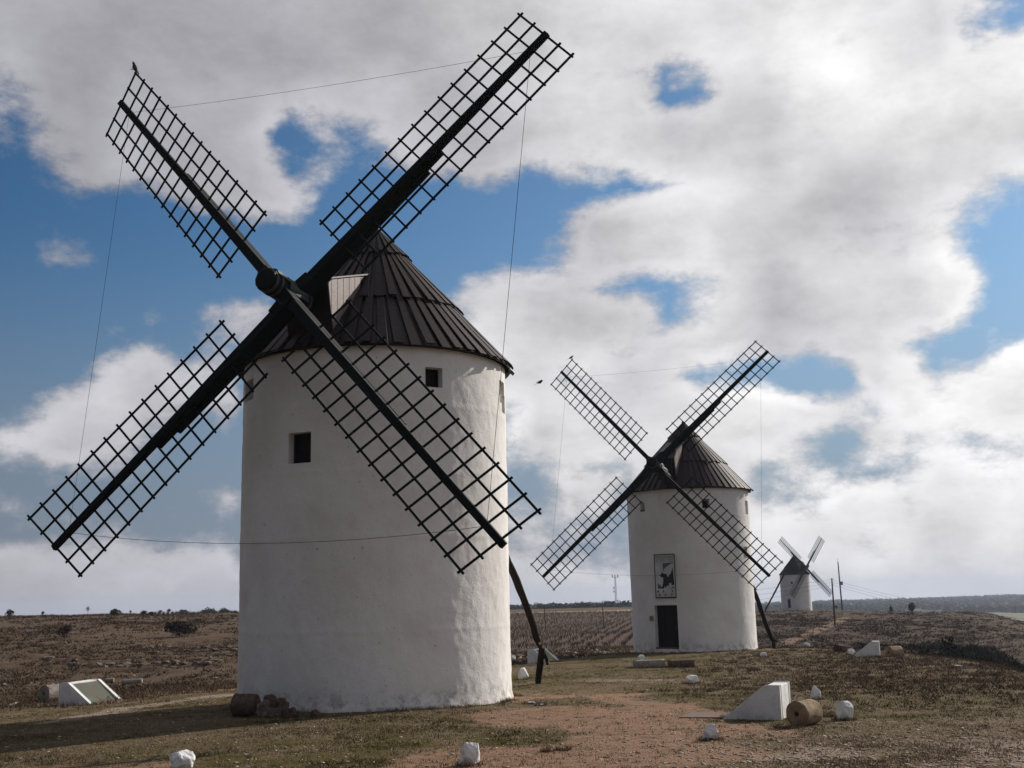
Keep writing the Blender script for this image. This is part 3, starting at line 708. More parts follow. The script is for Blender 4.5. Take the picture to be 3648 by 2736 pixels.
def dormer(root,P,par,sl,sr,af,ztop,zch,cham,detail=True):
    az=P['az'];A=Vector((math.cos(az),math.sin(az),0));Sv=Vector((-math.sin(az),math.cos(az),0));C=Vector((P['X'],P['Y'],ZC))
    def pt(a,s_,z): return C+A*a+Sv*s_+Vector((0,0,z))
    def coneA(s_,z):   # distance along the axis at which the cone surface is met
        r=P['Re']*(P['za']-z)/(P['za']-P['ze'])-.15;return math.sqrt(max(r*r-s_*s_,0.01))
    zb=P['ze']+.12
    # housing: side profile swept across
    prof=[(af-.22,zb),(af+.06,zch),(af+.06-cham,ztop),(1.2,ztop+.72),(1.2,zb)]
    V=[pt(a,sl,z) for a,z in prof]+[pt(a,sr,z) for a,z in prof];k=len(prof)
    F_=[tuple(range(k))[::-1],tuple(range(k,2*k))]+[(j,(j+1)%k,k+(j+1)%k,k+j) for j in range(k)]
    dm=par(mk('dormer',V,F_,M_roofu,None))
    # roof board of the dormer, lapping over
    b=MB();z0=ztop
    V=[pt(af+.10-cham,sl-.05,ztop+.0),pt(af+.10-cham,sr+.05,ztop+.0),pt(1.2,sr+.05,ztop+.73),pt(1.2,sl-.05,ztop+.73)]
    V=[p+Vector((0,0,.01)) for p in V]+[p+Vector((0,0,.05)) for p in V]
    o=mk('dormer_roof',V,[(0,3,2,1),(4,5,6,7),(0,1,5,4),(1,2,6,5),(2,3,7,6),(3,0,4,7)],M_side if P is P1x else M_roofu,None);o.parent=dm
    # side boards, upright, one by one
    nbd=11;a1=af+.06
    for sd in(sr,sl):
        for j in range(nbd):
            aa=a1-.01-j*.142;ab=aa-.134
            def top(a): 
                t=(af+.06-a)/max(cham,.01);return (zch+(ztop-zch)*t) if a>af+.06-cham else ztop+.72*(af+.06-cham-a)/(af+.06-cham-1.2)
            def bot(a):
                lo=zb if a<af-.2 else zb+(zch-zb)*(a-(af-.22))/.28
                r=math.hypot(a,sd);zc=P['za']-(P['za']-P['ze'])*r/P['Re'];return max(lo,zc-.05)
            if bot(ab)>=top(ab)-.02 and bot(aa)>=top(aa)-.02: continue
            th=.03+.006*(j%2);s0,s1=(sd+.002,sd+th) if sd==sr else (sd-.002,sd-th)
            q=[pt(aa,s0,bot(aa)),pt(aa,s0,top(aa)-.005),pt(ab,s0,max(top(ab)-.005,bot(ab))),pt(ab,s0,min(bot(ab),top(ab)-.01))]
            q+= [p+Sv*(s1-s0) for p in q]
            o=mk('board',q,[(0,1,2,3),(7,6,5,4),(0,4,5,1),(1,5,6,2),(2,6,7,3),(3,7,4,0)],M_side,None);o.parent=dm
    for j in range(6):   # dark upright boards closing the front
        s0=sl+(sr-sl)*j/6+.008;s1=sl+(sr-sl)*(j+1)/6-.008
        q=[pt(af-.215,s0,zb),pt(af-.215,s1,zb),pt(af+.062,s1,zch),pt(af+.062,s0,zch)];q+=[p+A*.03 for p in q]
        o=mk('board',q,[(3,2,1,0),(4,5,6,7),(0,1,5,4),(1,2,6,5),(2,3,7,6),(3,0,4,7)],M_roofu,None);o.parent=dm
def oprect(P,x0,x1,y0,y1):
    ta,_=cylhit(P,x0,(y0+y1)/2);tb,_=cylhit(P,x1,(y0+y1)/2);_,za=cylhit(P,(x0+x1)/2,y1);_,zb=cylhit(P,(x0+x1)/2,y0)
    return [min(ta,tb),max(ta,tb),za,zb]
def mkmill(i,label,rects,extra,nb,grid,amp,depth,dorm,detail):
    root,P,n,u,v,H0,par=windmill(i,label,None,None,detail)
    ops=[];kinds=[]
    for (x0,x1,y0,y1,kind) in rects:
        o=oprect(P,x0,x1,y0,y1)
        if kind=='door': o[2]=max(o[2],.14)
        ops.append(tuple(o));kinds.append(kind)
    for (ang,z0,z1,hw,kind) in extra:
        ops.append((ang-hw,ang+hw,z0,z1));kinds.append(kind)
    ops=[o for o in ops]
    tw=tower(root,P,ops,grid[0],grid[1],depth,amp,100*i)
    tw.location=(0,0,0)
    for o,k in zip(ops,kinds):
        if k=='door': 
            leaf_in(tw,P,o,depth,M_door,'door',5,handle=detail)
            m=(o[0]+o[1])/2;hw=P['Rt']*math.sin((o[1]-o[0])/2)
            if detail:
                for j in range(6):
                    s=MB();wd=2*hw/6;s.box((-.30,-hw+j*wd+.008,o[2]-.0+.002),(-.03,-hw+(j+1)*wd-.008,o[2]+.075));b=s.build('threshold_brick',M_brick,tw)
                    b.matrix_local=Matrix.Rotation(m,4,'Z')@Matrix.Translation((P['Rt'],0,0))
        else: leaf_in(tw,P,o,depth,M_shut,'shutter',3 if detail else 1)
    rf=roof(root,P,nb,detail,seed=i+3);rf.location=(0,0,P['za']-P['zb'])
    build_sails(i,root,P,MILLS[i]['S'],par,detail)
    build_shaft(i,root,P,MILLS[i]['S'],par)
    if dorm: dormer(root,P,par,*dorm,detail=detail)
    return root,P,par,tw
# nearest windmill: window openings read off the wall
r1,P1m,par1,tw1=mkmill(0,'largest and nearest white windmill with brown boarded cone roof and four lattice sails',
  [(1027,1108,1540,1650,'w'),(1515,1576,1309,1382,'w'),(1779,1795,1357,1437,'w'),(874,903,1354,1427,'w')],
  [(math.radians(a),7.55,8.05,.06,'w') for a in(-10,25,60,95,130,165)],
  (24,42,58),(420,210),.022,.34,(-.62,.66,3.58,7.92,7.80,.14),True)
r2,P2m,par2,tw2=mkmill(1,'middle white windmill with a banner over its dark doorway',
  [(2334,2416,2156,2312,'door'),(2281,2296,1790,1821,'w'),(2501,2527,1778,1810,'w'),(2655,2664,1784,1832,'w'),(2650,2662,1948,1988,'w')],
  [(math.radians(a),7.4,7.95,.06,'w') for a in(20,70,120,170)],
  (24,42,58),(260,130),.018,.46,(-.60,.34,3.30,7.62,7.22,.42),True)
r3,P3m,par3,tw3=mkmill(2,'smallest and farthest white windmill, on the hill crest with sails turned right',
  [(2806,2817,2134,2166,'door'),(2817,2824,2072,2080,'w')],[],
  (24,42,58),(96,24),.012,.25,(-.6,.6,2.9,5.6,5.2,.3),False)
# tail poles -------------------------------------------------------------
def poleobj(par,pts,rads,name='tail_pole',seed=1,m=M_pole,n=10):
    P_=[pts[0]];Rr=[rads[0]];rr=random.Random(seed)
    for a,b,ra,rb in zip(pts[:-1],pts[1:],rads[:-1],rads[1:]):
        k=max(2,int((b-a).length/.45))
        for j in range(1,k+1):
            t=j/k;w_=Vector((rr.uniform(-1,1),rr.uniform(-1,1),rr.uniform(-1,1)))*.02*(j<k)
            P_.append(a.lerp(b,t)+w_);Rr.append((ra+(rb-ra)*t)*(1+rr.uniform(-.07,.09)))
    m_=MB();m_.tube(P_,Rr,n,jit=.10,seed=seed);return par(m_.build(name,m,None,smooth=True))
gb=gpt(1950,2366);g0=gpt(1917,2420)
poleobj(par1,[Vector((-1.75,33.1,6.6+ZC)),at(1808,2000,34.6),at(1839,2065,34.8),at(1863,2126,35.0),at(1886,2190,35.2),at(1912,2275,35.5),at(1931,2312,35.6),at(1948,2350,35.7),Vector((gb.x,gb.y,gb.z-.1)) if abs(gb.y-36)<6 else at(1950,2366,36)],[.11,.12,.12,.115,.105,.10,.085,.055,.04],seed=4)
g0=at(1917,2424,36.2);poleobj(par1,[at(1931,2306,35.45),g0,Vector((g0.x-.02,g0.y,g0.z-.5))],[.095,.10,.10],'tail_anchor_post',5,M_pole)
m_=MB();m_.tube([at(1923,2292,35.3),at(1927,2300,35.9),at(1936,2306,35.3)],.04,6);par1(m_.build('rope_binding',M_mill,None))
yb=73.0
poleobj(par2,[Vector((12.4,66.9,5.2+ZC)),at(2692,2120,70.5),at(2740,2252,72.4),at(2756,2284,yb)],[.12,.14,.14,.12],seed=7)
poleobj(par2,[at(2757,2268,yb),at(2757,2312,yb)],[.13,.12],'tail_anchor_post',8)
poleobj(par2,[at(2750,2272,yb),at(2770,2286,yb-.3)],[.10,.05],'tail_pole_stub',9)
poleobj(par3,[at(2797,2040,262),at(2760,2110,262),at(2725,2177,262)],[.22,.2,.18],seed=12,n=6)
# gnarled top ties on the tail pole, banner and plaque on the middle mill -----
M_ban=mat('printed_banner_cloth',(.5,.5,.5),.7,lambda t,b:t.L.new(t.mix(t.mr(t.noise(objc(t),1.4,3,.5),.4,.7),(.50,.50,.49),(.62,.62,.61)),b.inputs['Base Color']),.2)
M_ink=mat('dark_banner_ink',(.02,.022,.026),.7)
M_inkm=mat('grey_banner_ink',(.10,.10,.11),.7)
M_inkr=mat('dull_red_banner_ink',(.22,.09,.08),.7)
def banner():
    P=P2m;ta,z1=cylhit(P,2334,1978);tb,_=cylhit(P,2403,1972);_,z0=cylhit(P,2370,2127)
    if tb<ta: ta,tb=tb,ta
    m=(ta+tb)/2;hw=P['Rt']*math.sin((tb-ta)/2)*1.0;z1=z1;off=P['Rt']+.035
    base=MB();nn=8
    b=MB();b.box((-.012,-hw,z0),(.0,hw,z1));ob=b.build('banner',M_ban,tw2);ob.matrix_local=Matrix.Rotation(m,4,'Z')@Matrix.Translation((off,0,0))
    W_,Hh=2*hw,z1-z0
    def pnl(name,y0,y1,a0,a1,mt,x=.004):   # fractions, y from left, a from top
        q=MB();q.box((x-.002,-hw+W_*y0,z1-Hh*a1),(x,-hw+W_*y1,z1-Hh*a0));q.build(name,mt,ob)
    fr=MB();t=.03
    fr.box((0,-hw-t,z0),(.03,-hw,z1));fr.box((0,hw,z0),(.03,hw+t,z1));fr.box((0,-hw-t,z1),(.031,hw+t,z1+t*1.3));fr.box((0,-hw-t,z0-t*2),(.033,hw+t,z0))
    fr.build('banner_frame',M_shut,ob)
    def poly(name,pl,mt,x=.006):
        v=[(x,-hw+W_*a,z1-Hh*b_) for a,b_ in pl]+[(x-.003,-hw+W_*a,z1-Hh*b_) for a,b_ in pl];k=len(pl)
        mk(name,v,[tuple(range(k)),tuple(range(2*k-1,k-1,-1))],mt,ob)
    poly('printed_shape',[(.40,.20),(.97,.19),(.78,.23),(.60,.28),(.47,.33),(.44,.42),(.40,.30)],M_inkm)
    poly('printed_shape',[(.10,.80),(.12,.66),(.22,.72),(.40,.78),(.40,.80)],M_inkm,.0055)
    poly('printed_shape',[(.20,.46),(.30,.47),(.33,.40),(.40,.44),(.52,.46),(.60,.44),(.57,.49),(.66,.53),(.72,.48),(.80,.44),(.90,.30),(.93,.52),(.95,.70),(.84,.74),(.78,.66),(.66,.69),(.70,.75),(.58,.72),(.50,.80),(.46,.74),(.40,.80),(.31,.80),(.36,.72),(.40,.62),(.40,.54),(.28,.52)],M_ink,.008)
    poly('printed_shape',[(.72,.80),(.92,.76),(.94,.79),(.82,.80)],M_ink,.007)
    for (cx,cy,mt) in((.11,.865,M_ink),(.38,.865,M_inkm),(.83,.86,M_inkm),(.18,.945,M_inkm),(.47,.945,M_inkr),(.80,.94,M_inkr)):
        s=.045;poly('printed_emblem',[(cx-s,cy-.012),(cx,cy-.026),(cx+s,cy-.012),(cx+s*.8,cy+.012),(cx,cy+.022),(cx-s*.8,cy+.012)],mt,.007)
        pnl('printed_line',cx-.07,cx+.07,cy+.026,cy+.031,M_inkm,.006)
    for txt,yy_,sz in(('MOLINOS DE VIENTO',.075,.92),('MOTA DEL CUERVO',.135,.86),):
        cu=bpy.data.curves.new('t','FONT');cu.body=txt;cu.align_x='CENTER';cu.size=1
        tmp=bpy.data.objects.new('t',cu);COL.objects.link(tmp);dg=bpy.context.evaluated_depsgraph_get();dg.update()
        me=bpy.data.meshes.new_from_object(tmp.evaluated_get(dg));bpy.data.objects.remove(tmp)
        xs=[q.co.x for q in me.vertices];wid=max(xs)-min(xs);s=W_*sz/wid
        me.materials.clear();me.materials.append(M_ink)
        sy=min(Hh*.038/.7,s*2.2)
        mm=Matrix(((0,0,1,.007),(s,0,0,0),(0,sy,0,z1-Hh*yy_),(0,0,0,1)))
        me.transform(mm);o=inst('lettering',me,ob)
    for a,b_ in((.08,.2),(.24,.45),(.48,.6),(.63,.92)): pnl('printed_line',a,b_,.158,.168,M_inkm,.006)
    pl=cylhit(P,2323,2203);q=MB();q.box((P['Rt']+.02,-.13,pl[1]-.13),(P['Rt']+.05,.13,pl[1]+.13));o=q.build('wall_plaque',mat('yellow_green_plaque',(.20,.19,.07),.6),tw2);o.matrix_local=Matrix.Rotation(pl[0],4,'Z')
banner()
# ------------------------------------------------------------------ plinths, stones, millstones
def plinth(o,dx,wd,W_,label,panel,slab=True):
    """o: front ground corner at the tall end; dx: ground direction in which the top slopes down; wd: across"""
    L,Ht=1.12,.66
    root=empty('information_plinth',o,0);tag(root,label,'plinth','white sloping information plinths round the mills')
    dx=Vector(dx).normalized();wd=Vector(wd).normalized();Z=Vector((0,0,1))
    def p(a,b,z): return dx*a+wd*b+Z*z
    prof=[(0,-.25),(L,-.25),(L,.03),(.30,Ht),(0,Ht)]
    t=.16
    def slabm(b0,b1,pr): 
        k=len(pr);V=[p(a,b0,z) for a,z in pr]+[p(a,b1,z) for a,z in pr]
        return V,[tuple(range(k)),tuple(range(2*k-1,k-1,-1))]+[(j,(j+1)%k,k+(j+1)%k,k+j) for j in range(k)]
    for nm,b0,b1 in(('cheek_wall',0,t),('cheek_wall',W_-t,W_)):
        V,F_=slabm(b0,b1,prof);bev(mk(nm,V,F_,M_wpaint,root),.012)
    V,F_=slabm(t,W_-t,[(.0,-.25),(L-.05,-.25),(L-.05,-.04),(.29,Ht-.07),(.29,Ht-.003),(0,Ht-.003)]);bev(mk('plinth_body',V,F_,M_wpaint,root),.008)
    sl=Vector((L-.05-.29,0,-(Ht-.03)));k=(sl.x,sl.z)
    V,F_=slabm(t+.01,W_-t-.01,[(.315,Ht-.075),(L-.06,-.02),(L-.045,.0),(.33,Ht-.04)]);mk('information_panel',V,F_,panel,root)
    if slab:
        V,F_=slabm(.1,W_-.1,[(L+.05,-.02),(L+.95,-.02),(L+.95,.025),(L+.05,.04)]);mk('ground_plate',V,F_,M_rust,root)
    return root
pA=gpt(321,2511);xa=pA+Vector((-1.12*.97,.25*1.12,0))
plinth(Vector((xa.x,xa.y,Hz(pA.x,pA.y)-.02)),(.97,-.25,0),(.25,.97,0),1.65,'white plinth with sloping green and brown panel, left of the largest mill',M_panel)
pB=gpt(2783,2566);plinth(Vector((pB.x,pB.y,Hz(pB.x,pB.y)-.02)),(-.92,.39,0),(.40,.92,0),1.15,'white wedge plinth with a millstone at its back, nearest on the right',M_panel)
pC=gpt(1898,2347);xc=pC
plinth(Vector((at(1880,2344,52.8).x,52.8,Hz(at(1880,2344,52.8).x,52.8)-.02)),(.91,-.41,0),(.41,.91,0),1.35,'white plinth with pale green panel behind the tail post of the largest mill',M_panelg,False)
pD=at(3133,2327,50.);pD.z=Hz(pD.x,pD.y);plinth(Vector((pD.x,pD.y,pD.z-.02)),(-.95,.31,0),(.33,.94,0),1.05,'white wedge plinth at the far right edge of the grassy platform',M_panel,False)
def rock(name,px0,px1,py0,py1,m,label,seed,cat='rock',group=None,shape='round',par_=None,depthf=.8,cut=None,Y=None):
    base=gpt((px0+px1)/2,py1) if Y is None else Vector((at((px0+px1)/2,py1,Y)))
    pxm=PF/ (base.y*1.0)
    wd=(px1-px0)/pxm;ht=(py1-py0)/pxm
    bm=bmesh.new();bmesh.ops.create_icosphere(bm,subdivisions=4,radius=.5)
    rr=random.Random(seed);pl=[]
    ncut=14
    for _ in range(ncut):
        nn=Vector((rr.gauss(0,1),rr.gauss(0,1),rr.gauss(0,.8))).normalized();pl.append((nn,rr.uniform(.30,.42) if shape!='round' else rr.uniform(.36,.45)))
    if shape=='slab': pl.append((Vector((0,.25,1)).normalized(),.36));pl.append((Vector((.9,0,.15)).normalized(),.38));pl.append((Vector((-.95,0,-.1)).normalized(),.38))
    if shape=='tooth': pl.append((Vector((rr.uniform(.5,.9),rr.uniform(-.3,.3),.6)).normalized(),.36));pl.append((Vector((-.75,rr.uniform(-.3,.3),rr.uniform(.3,.8))).normalized(),.37));pl.append((Vector((rr.uniform(-.2,.2),-.6,.7)).normalized(),.38))
    co=np.array([v.co for v in bm.verts])
    nzv=vn3(co[:,0]*3.1+seed,co[:,1]*3.1,co[:,2]*3.1,seed)*.20+vn3(co[:,0]*8+seed,co[:,1]*8,co[:,2]*8,seed+3)*.06
    nz2=vn3(co[:,0]*6+seed,co[:,1]*6,co[:,2]*6,seed+8)*.16+vn3(co[:,0]*15+seed,co[:,1]*15,co[:,2]*15,seed+9)*.08
    for i,v_ in enumerate(bm.verts):
        c=v_.co.copy()*(1+nzv[i])
        for nn,d_ in pl:
            e_=c.dot(nn)-d_
            if e_>0: c-=nn*e_*.97
        c*=1+float(nz2[i])
        if c.z<0: q=min(1.38,1/math.sqrt(max(.2,1-(c.z/.5)**2)));c.x*=q;c.y*=q
        v_.co=c
    xs=[v_.co.x for v_ in bm.verts];zs=[v_.co.z for v_ in bm.verts]
    sx=wd/(max(xs)-min(xs));szz=(ht*1.12)/(max(zs)-min(zs));cx=(max(xs)+min(xs))/2;zlo=min(zs)
    for v_ in bm.verts: v_.co=Vector(((v_.co.x-cx)*sx,v_.co.y*wd*depthf,(v_.co.z-zlo)*szz-ht*.12))
    me=bpy.data.meshes.new(name);bm.to_mesh(me);bm.free();me.materials.append(m)
    o=bpy.data.objects.new(name,me);COL.objects.link(o);o.location=base
    tag(o,label,cat,group);return o
WG='whitewashed marker stones in the grass'
for i,a in enumerate([
 (604,692,2680,2752,'round','whitewashed boulder cut by the bottom edge, below the shadow of the largest mill'),
 (1637,1709,2650,2728,'slab','upright squarish whitewashed stone in the foreground below the largest mill'),
 (2502,2564,2583,2637,'slab','notched whitewashed stone on the path side, in front of the near wedge plinth'),
 (2983,3042,2501,2566,'slab','upright pointed whitewashed stone, right of the near millstone roller'),
 (2887,2925,2445,2492,'tooth','pointed whitewashed stone behind the near millstone roller'),
 (2443,2489,2406,2436,'slab','low whitewashed stone alone between path and stone troughs'),
 (1846,1883,2380,2420,'round','round whitewashed stone beside the tail post of the largest mill'),
 (1816,1837,2334,2355,'slab','small whitewashed stone at the right edge of the largest mill wall'),
 (2270,2299,2333,2356,'tooth','pointed whitewashed stone behind the left stone trough'),
 (2862,2886,2289,2308,'round','small round whitewashed stone near the hill path, right of the middle mill'),
 (2708,2734,2324,2340,'slab','flat whitewashed stone close to the right foot of the middle mill'),
 (3020,3045,2311,2332,'slab','small whitewashed stone just in front of the squared brown block')]):
    rock('painted_stone',a[0],a[1],a[2],a[3],M_wpaint,a[5],40+i,'stone',WG,a[4])
rock('brown_stone',2939,2985,2529,2553,M_mill,'small rough brown stone between millstone roller and upright white stone',71,'stone',shape='round')
rock('squared_block',2972,3022,2294,2322,M_brown,'squared brown stone block near the far wedge plinth',72,'stone',shape='slab',depthf=.7)
rock('white_slab',3400,3430,2369,2376,M_wpaint,'flat white stone at the edge of the right slope',73,'stone',shape='slab')
rock('flat_stone',1985,2021,2662,2674,M_mill,'flat pale stone lying in the foreground grass, left of the path',74,'stone',shape='round')
rock('flat_stone',1935,1960,2666,2678,M_mill,'small pale stone next to the flat stone in the foreground',75,'stone',shape='round')
rock('white_slab',1872,1912,2500,2507,M_wpaint,'flat white flake beside the right foot of the largest mill',76,'stone',shape='slab')
rock('white_slab',1912,1940,2508,2514,M_wpaint,'thin white flake just right of the larger flake by the mill foot',78,'stone',shape='slab')
def roller(c,ax,Ln,Rd,m,label,hole=True,cat='millstone',name='millstone_roller',seed=0,taper=0.,group=None,sq=False,n=40):
    ax=Vector(ax).normalized();up=Vector((0,0,1));side=ax.cross(up).normalized();up=side.cross(ax)
    V=[];rings=[];k=n
    hr=Rd*.22
    prof=[(0,hr,1),(0,hr,0),(0,Rd*.6,0),(0,Rd*.93,0),(.012,Rd,0)]+[(Ln*t,Rd*(1-taper*t),0) for t in(.15,.3,.45,.6,.75,.9)]+[(Ln-.012,Rd*(1-taper),0),(Ln,Rd*.93*(1-taper),0),(Ln,Rd*.3,0)]
    for j,(a,r,inn) in enumerate(prof):
        for i in range(k):
            an=2*math.pi*i/k
            q=ax*(a+(.10 if inn else 0))+ (side*math.cos(an)+up*math.sin(an))*r
            if r>hr*1.1: 
                nn=float(vn3(q.x*7+seed,q.y*7,q.z*7,seed))*.09*Rd+float(vn3(q.x*20,q.y*20+seed,q.z*20,seed+1))*.05*Rd
                q+= (side*math.cos(an)+up*math.sin(an))*nn+ax*nn*.5
            V.append(q)
    F_=[(j*k+i,j*k+(i+1)%k,(j+1)*k+(i+1)%k,(j+1)*k+i) for j in range(len(prof)-1) for i in range(k)]
    F_.append(tuple(range(k))[::-1] if hole else tuple(range(k)));F_.append(tuple((len(prof)-1)*k+i for i in range(k)))
    o=mk(name,V,F_,m,None,smooth=True);o.location=c;md=o.modifiers.new('e','EDGE_SPLIT');md.split_angle=math.radians(55)
    tag(o,label,cat,group);return o
g=gpt(2745,2567);roller((g.x-.12,g.y-.05,g.z+.24),(.78,.62,0),.62,.255,M_mill,'ochre millstone roller with a square hole against the near wedge plinth') if False else None
g=at(2746,2566,20.75);gz=Hz(5.35,20.6)
g=at(2836,2521,21.0);roller((g.x,g.y,Hz(g.x,g.y)+.215),(.68,.73,0),.58,.228,M_mill,'ochre millstone roller with centre hole against the near wedge plinth',seed=3)
g=gpt(167,2503);roller((g.x-.12,g.y+.0,Hz(g.x,g.y)+.27),(.50,.87,0),.62,.285,M_grey,'grey millstone roller with centre hole behind the left plinth',seed=5)
g=at(3166,2331,49.8);roller((g.x,g.y,Hz(g.x,g.y)+.18),(.9,.43,0),.65,.27,M_mill,'straw coloured millstone roller beside the far wedge plinth',seed=8,hole=False)
g=gpt(430,2440);roller((g.x+.18,g.y-.3,Hz(g.x,g.y)+.13),(1,.10,.02),.95,.145,M_grey,'pale stone column drum lying behind the left plinth',False,'column drum','column_drum',9,.0)
g=gpt(385,2432);roller((g.x-.1,g.y-.1,Hz(g.x,g.y)+.12),(1,.1,0),.42,.115,M_grey,'short stone column drum half hidden behind the left plinth',False,'column drum','column_drum',10)
def trough(px0,px1,py,label,m,seed,rz,hh=.30):
    a=gpt(px0,py);s=42.6/PF;Ln=(px1-px0)*s
    bm=bmesh.new();bmesh.ops.create_cube(bm,size=1);bmesh.ops.subdivide_edges(bm,edges=bm.edges,cuts=7,use_grid_fill=True)
    co=np.array([v.co for v in bm.verts]);nn=vn3(co[:,0]*5+seed,co[:,1]*3,co[:,2]*3,seed)*.12+vn3(co[:,0]*12+seed,co[:,1]*7,co[:,2]*7,seed)*.05
    for i,v_ in enumerate(bm.verts):
        c=v_.co;r=math.hypot(c.y,c.z)
        if r>.5: c.y*=.5/r*.55+.45;c.z*=.5/r*.55+.45
        v_.co=Vector((c.x*Ln*(1+nn[i]*.25),c.y*.36*(1+nn[i]),c.z*hh*(1+nn[i])))
    me=bpy.data.meshes.new('stone_trough');bm.to_mesh(me);bm.free();me.materials.append(m);me.polygons.foreach_set('use_smooth',np.ones(len(me.polygons),bool))
    o=bpy.data.objects.new('stone_trough',me);COL.objects.link(o);cx=(a.x+Ln/2);o.location=(cx,a.y+.15,Hz(cx,a.y+.15)+hh*.42);o.rotation_euler=(0,-.02,rz);tag(o,label,'stone trough')
trough(2258,2370,2381,'pale squared stone trough lying left of the darker one, before the middle mill',M_grey,3,.03,.34)
trough(2383,2474,2378,'darker rough stone trough lying right of the pale one, before the middle mill',M_brown,6,.06,.32)
# heap at the foot of the largest mill
g=gpt(866,2556);roller((g.x-.27,g.y+.28,Hz(g.x,g.y)+.25),(.95,-.15,.0),.56,.27,M_brown,'large rounded rusty brown drum stone leaning on the left foot of the largest mill',False,'drum stone','drum_stone',12,.06)
for i,(x0,x1,y0,y1) in enumerate([(915,968,2496,2550),(935,985,2476,2520),(958,1000,2494,2530),(950,992,2524,2554),(985,1022,2488,2520),(993,1030,2500,2530),(978,1012,2520,2552),(1002,1042,2522,2552),(1030,1054,2520,2548),(940,966,2530,2556),(1012,1034,2540,2556),(1105,1140,2526,2554),(962,984,2478,2500)]):
    gq=gpt((x0+x1)/2,2556 if x0<1090 else y1);Y=gq.y+(2556-y1)/36*.25 if x0<1090 else gq.y
    o=rock('heap_stone',x0-1,x1+1,y0-1,y1,M_brown if i%3 else M_ledge,'rough brown stone in the heap against the shaded foot of the largest mill' if x0<1090 else 'single brown stone lying right of the heap at the foot of the largest mill',90+i,'stone','stones heaped at the foot of the largest mill' if x0<1090 else None,'round',Y=Y)
    if x0>1090: o.location.z=Hz(o.location.x,o.location.y)-.02
# loose plank-like white stick by the left plinth
s_=MB();a=gpt(34,2516);b=gpt(60,2510);s_.beam(a+Vector((0,0,.03)),b+Vector((0,0,.05)),.05,.04,(0,0,1));tag(s_.build('white_stick',M_wpaint),'thin white stick on the grass at the left of the left plinth','stick')
# ------------------------------------------------------------------ birds
M_bb=mat('black_plumage',(.008,.009,.011),.5);M_bw=mat('pale_belly_plumage',(.42,.40,.37),.8);M_bs=mat('brown_plumage',(.05,.045,.04),.8)
def loft(prof,up,n=10):
    """closed body through (x,z,rx,rz) sections along x"""
    V=[];k=len(prof)
    for (x,z,ry,rz) in prof:
        for j in range(n): an=2*math.pi*j/n;V.append((x,ry*math.cos(an),z+rz*math.sin(an)))
    F_=[(i*n+j,i*n+(j+1)%n,(i+1)*n+(j+1)%n,(i+1)*n+j) for i in range(k-1) for j in range(n)]+[tuple(range(n))[::-1],tuple((k-1)*n+j for j in range(n))]
    return V,F_
def bird(name,loc,rz,pitch,scale,label,mb,mw,wings=False):
    r=empty(name,loc);r.rotation_euler=(0,pitch,rz) ;r.scale=(scale,)*3;r.rotation_mode='XYZ';r.rotation_euler=(0,pitch,rz);tag(r,label,'bird')
    V,F_=loft([(-.20,.0,.004,.004),(-.16,.0,.022,.016),(-.08,.0,.05,.05),(.0,.0,.062,.066),(.07,.01,.055,.058),(.115,.022,.036,.038),(.14,.03,.038,.04),(.17,.032,.034,.034),(.19,.03,.016,.016),(.20,.029,.009,.009),(.235,.024,.002,.003)],None)
    mk('body',V,F_,mb,r,True)
    V,F_=loft([(-.12,-.018,.01,.01),(-.06,-.024,.044,.034),(.0,-.022,.056,.048),(.06,-.014,.046,.046),(.095,-.004,.02,.02)],None);mk('belly',V,F_,mw,r,True)
    t=MB();t.beam((-.15,0,0),(-.40,0,-.02),.03,.012,(0,1,0),.055,.008);t.build('tail',mb,r)
    for s in(-1,1):
        if wings:
            v=[(.06,.04*s,.02),(-.06,.04*s,.02),(-.10,.20*s,.09),(.04,.20*s,.10),(-.06,.40*s,.04),(-.02,.42*s,.04),(.02,.3*s,.085)]
            mk('wing',v+[(a,b,c-.006) for a,b,c in v],[(0,1,2,3),(3,2,4,6),(6,4,5),(10,9,8,7),(13,11,9,10),(12,11,13)],mb,r)
        else:
            V,F_=loft([(-.19,.0,.003,.01),(-.10,.0,.008,.03),(.0,.0,.01,.042),(.07,.01,.006,.03)],None);V=[(a,b+s*.062,c) for a,b,c in V];mk('wing',V,F_,mb,r,True)
            q=MB();q.tube([(.0,s*.02,-.05),(.02,s*.02,-.115),(.045,s*.02,-.118)],.006,5);q.build('leg',mb,r)
        e=MB();e.tube([(.165,s*.030,.04),(.165,s*.036,.04)],.006,6);e.build('eye',M_metal,r)
def tipcorner(P,q,side,ext=.09):
    n_,O,d,e,E=sgeo(P,q);return O+d*(q[4]+ext)+E(q[4])*(q[6] if side>0 else -q[7])
c=tipcorner(P1m,MILLS[0]['S']['UL'],-1);bird('perched_bird',c+Vector((0,0,.13)),math.radians(175),-1.05,1.0,'black and white bird perched on the upper left sail tip of the largest mill',M_bb,M_bw)
c=tipcorner(P2m,MILLS[1]['S']['UL'],-1);bird('perched_bird',c+Vector((0,0,.10)),math.radians(20),-.5,.9,'small bird perched on the upper left sail tip of the middle mill',M_bs,M_bs)
bird('flying_bird',at(1924,1362,60),math.radians(20),-.4,1.0,'small bird in flight between the two larger mills',M_bs,M_bs,True)
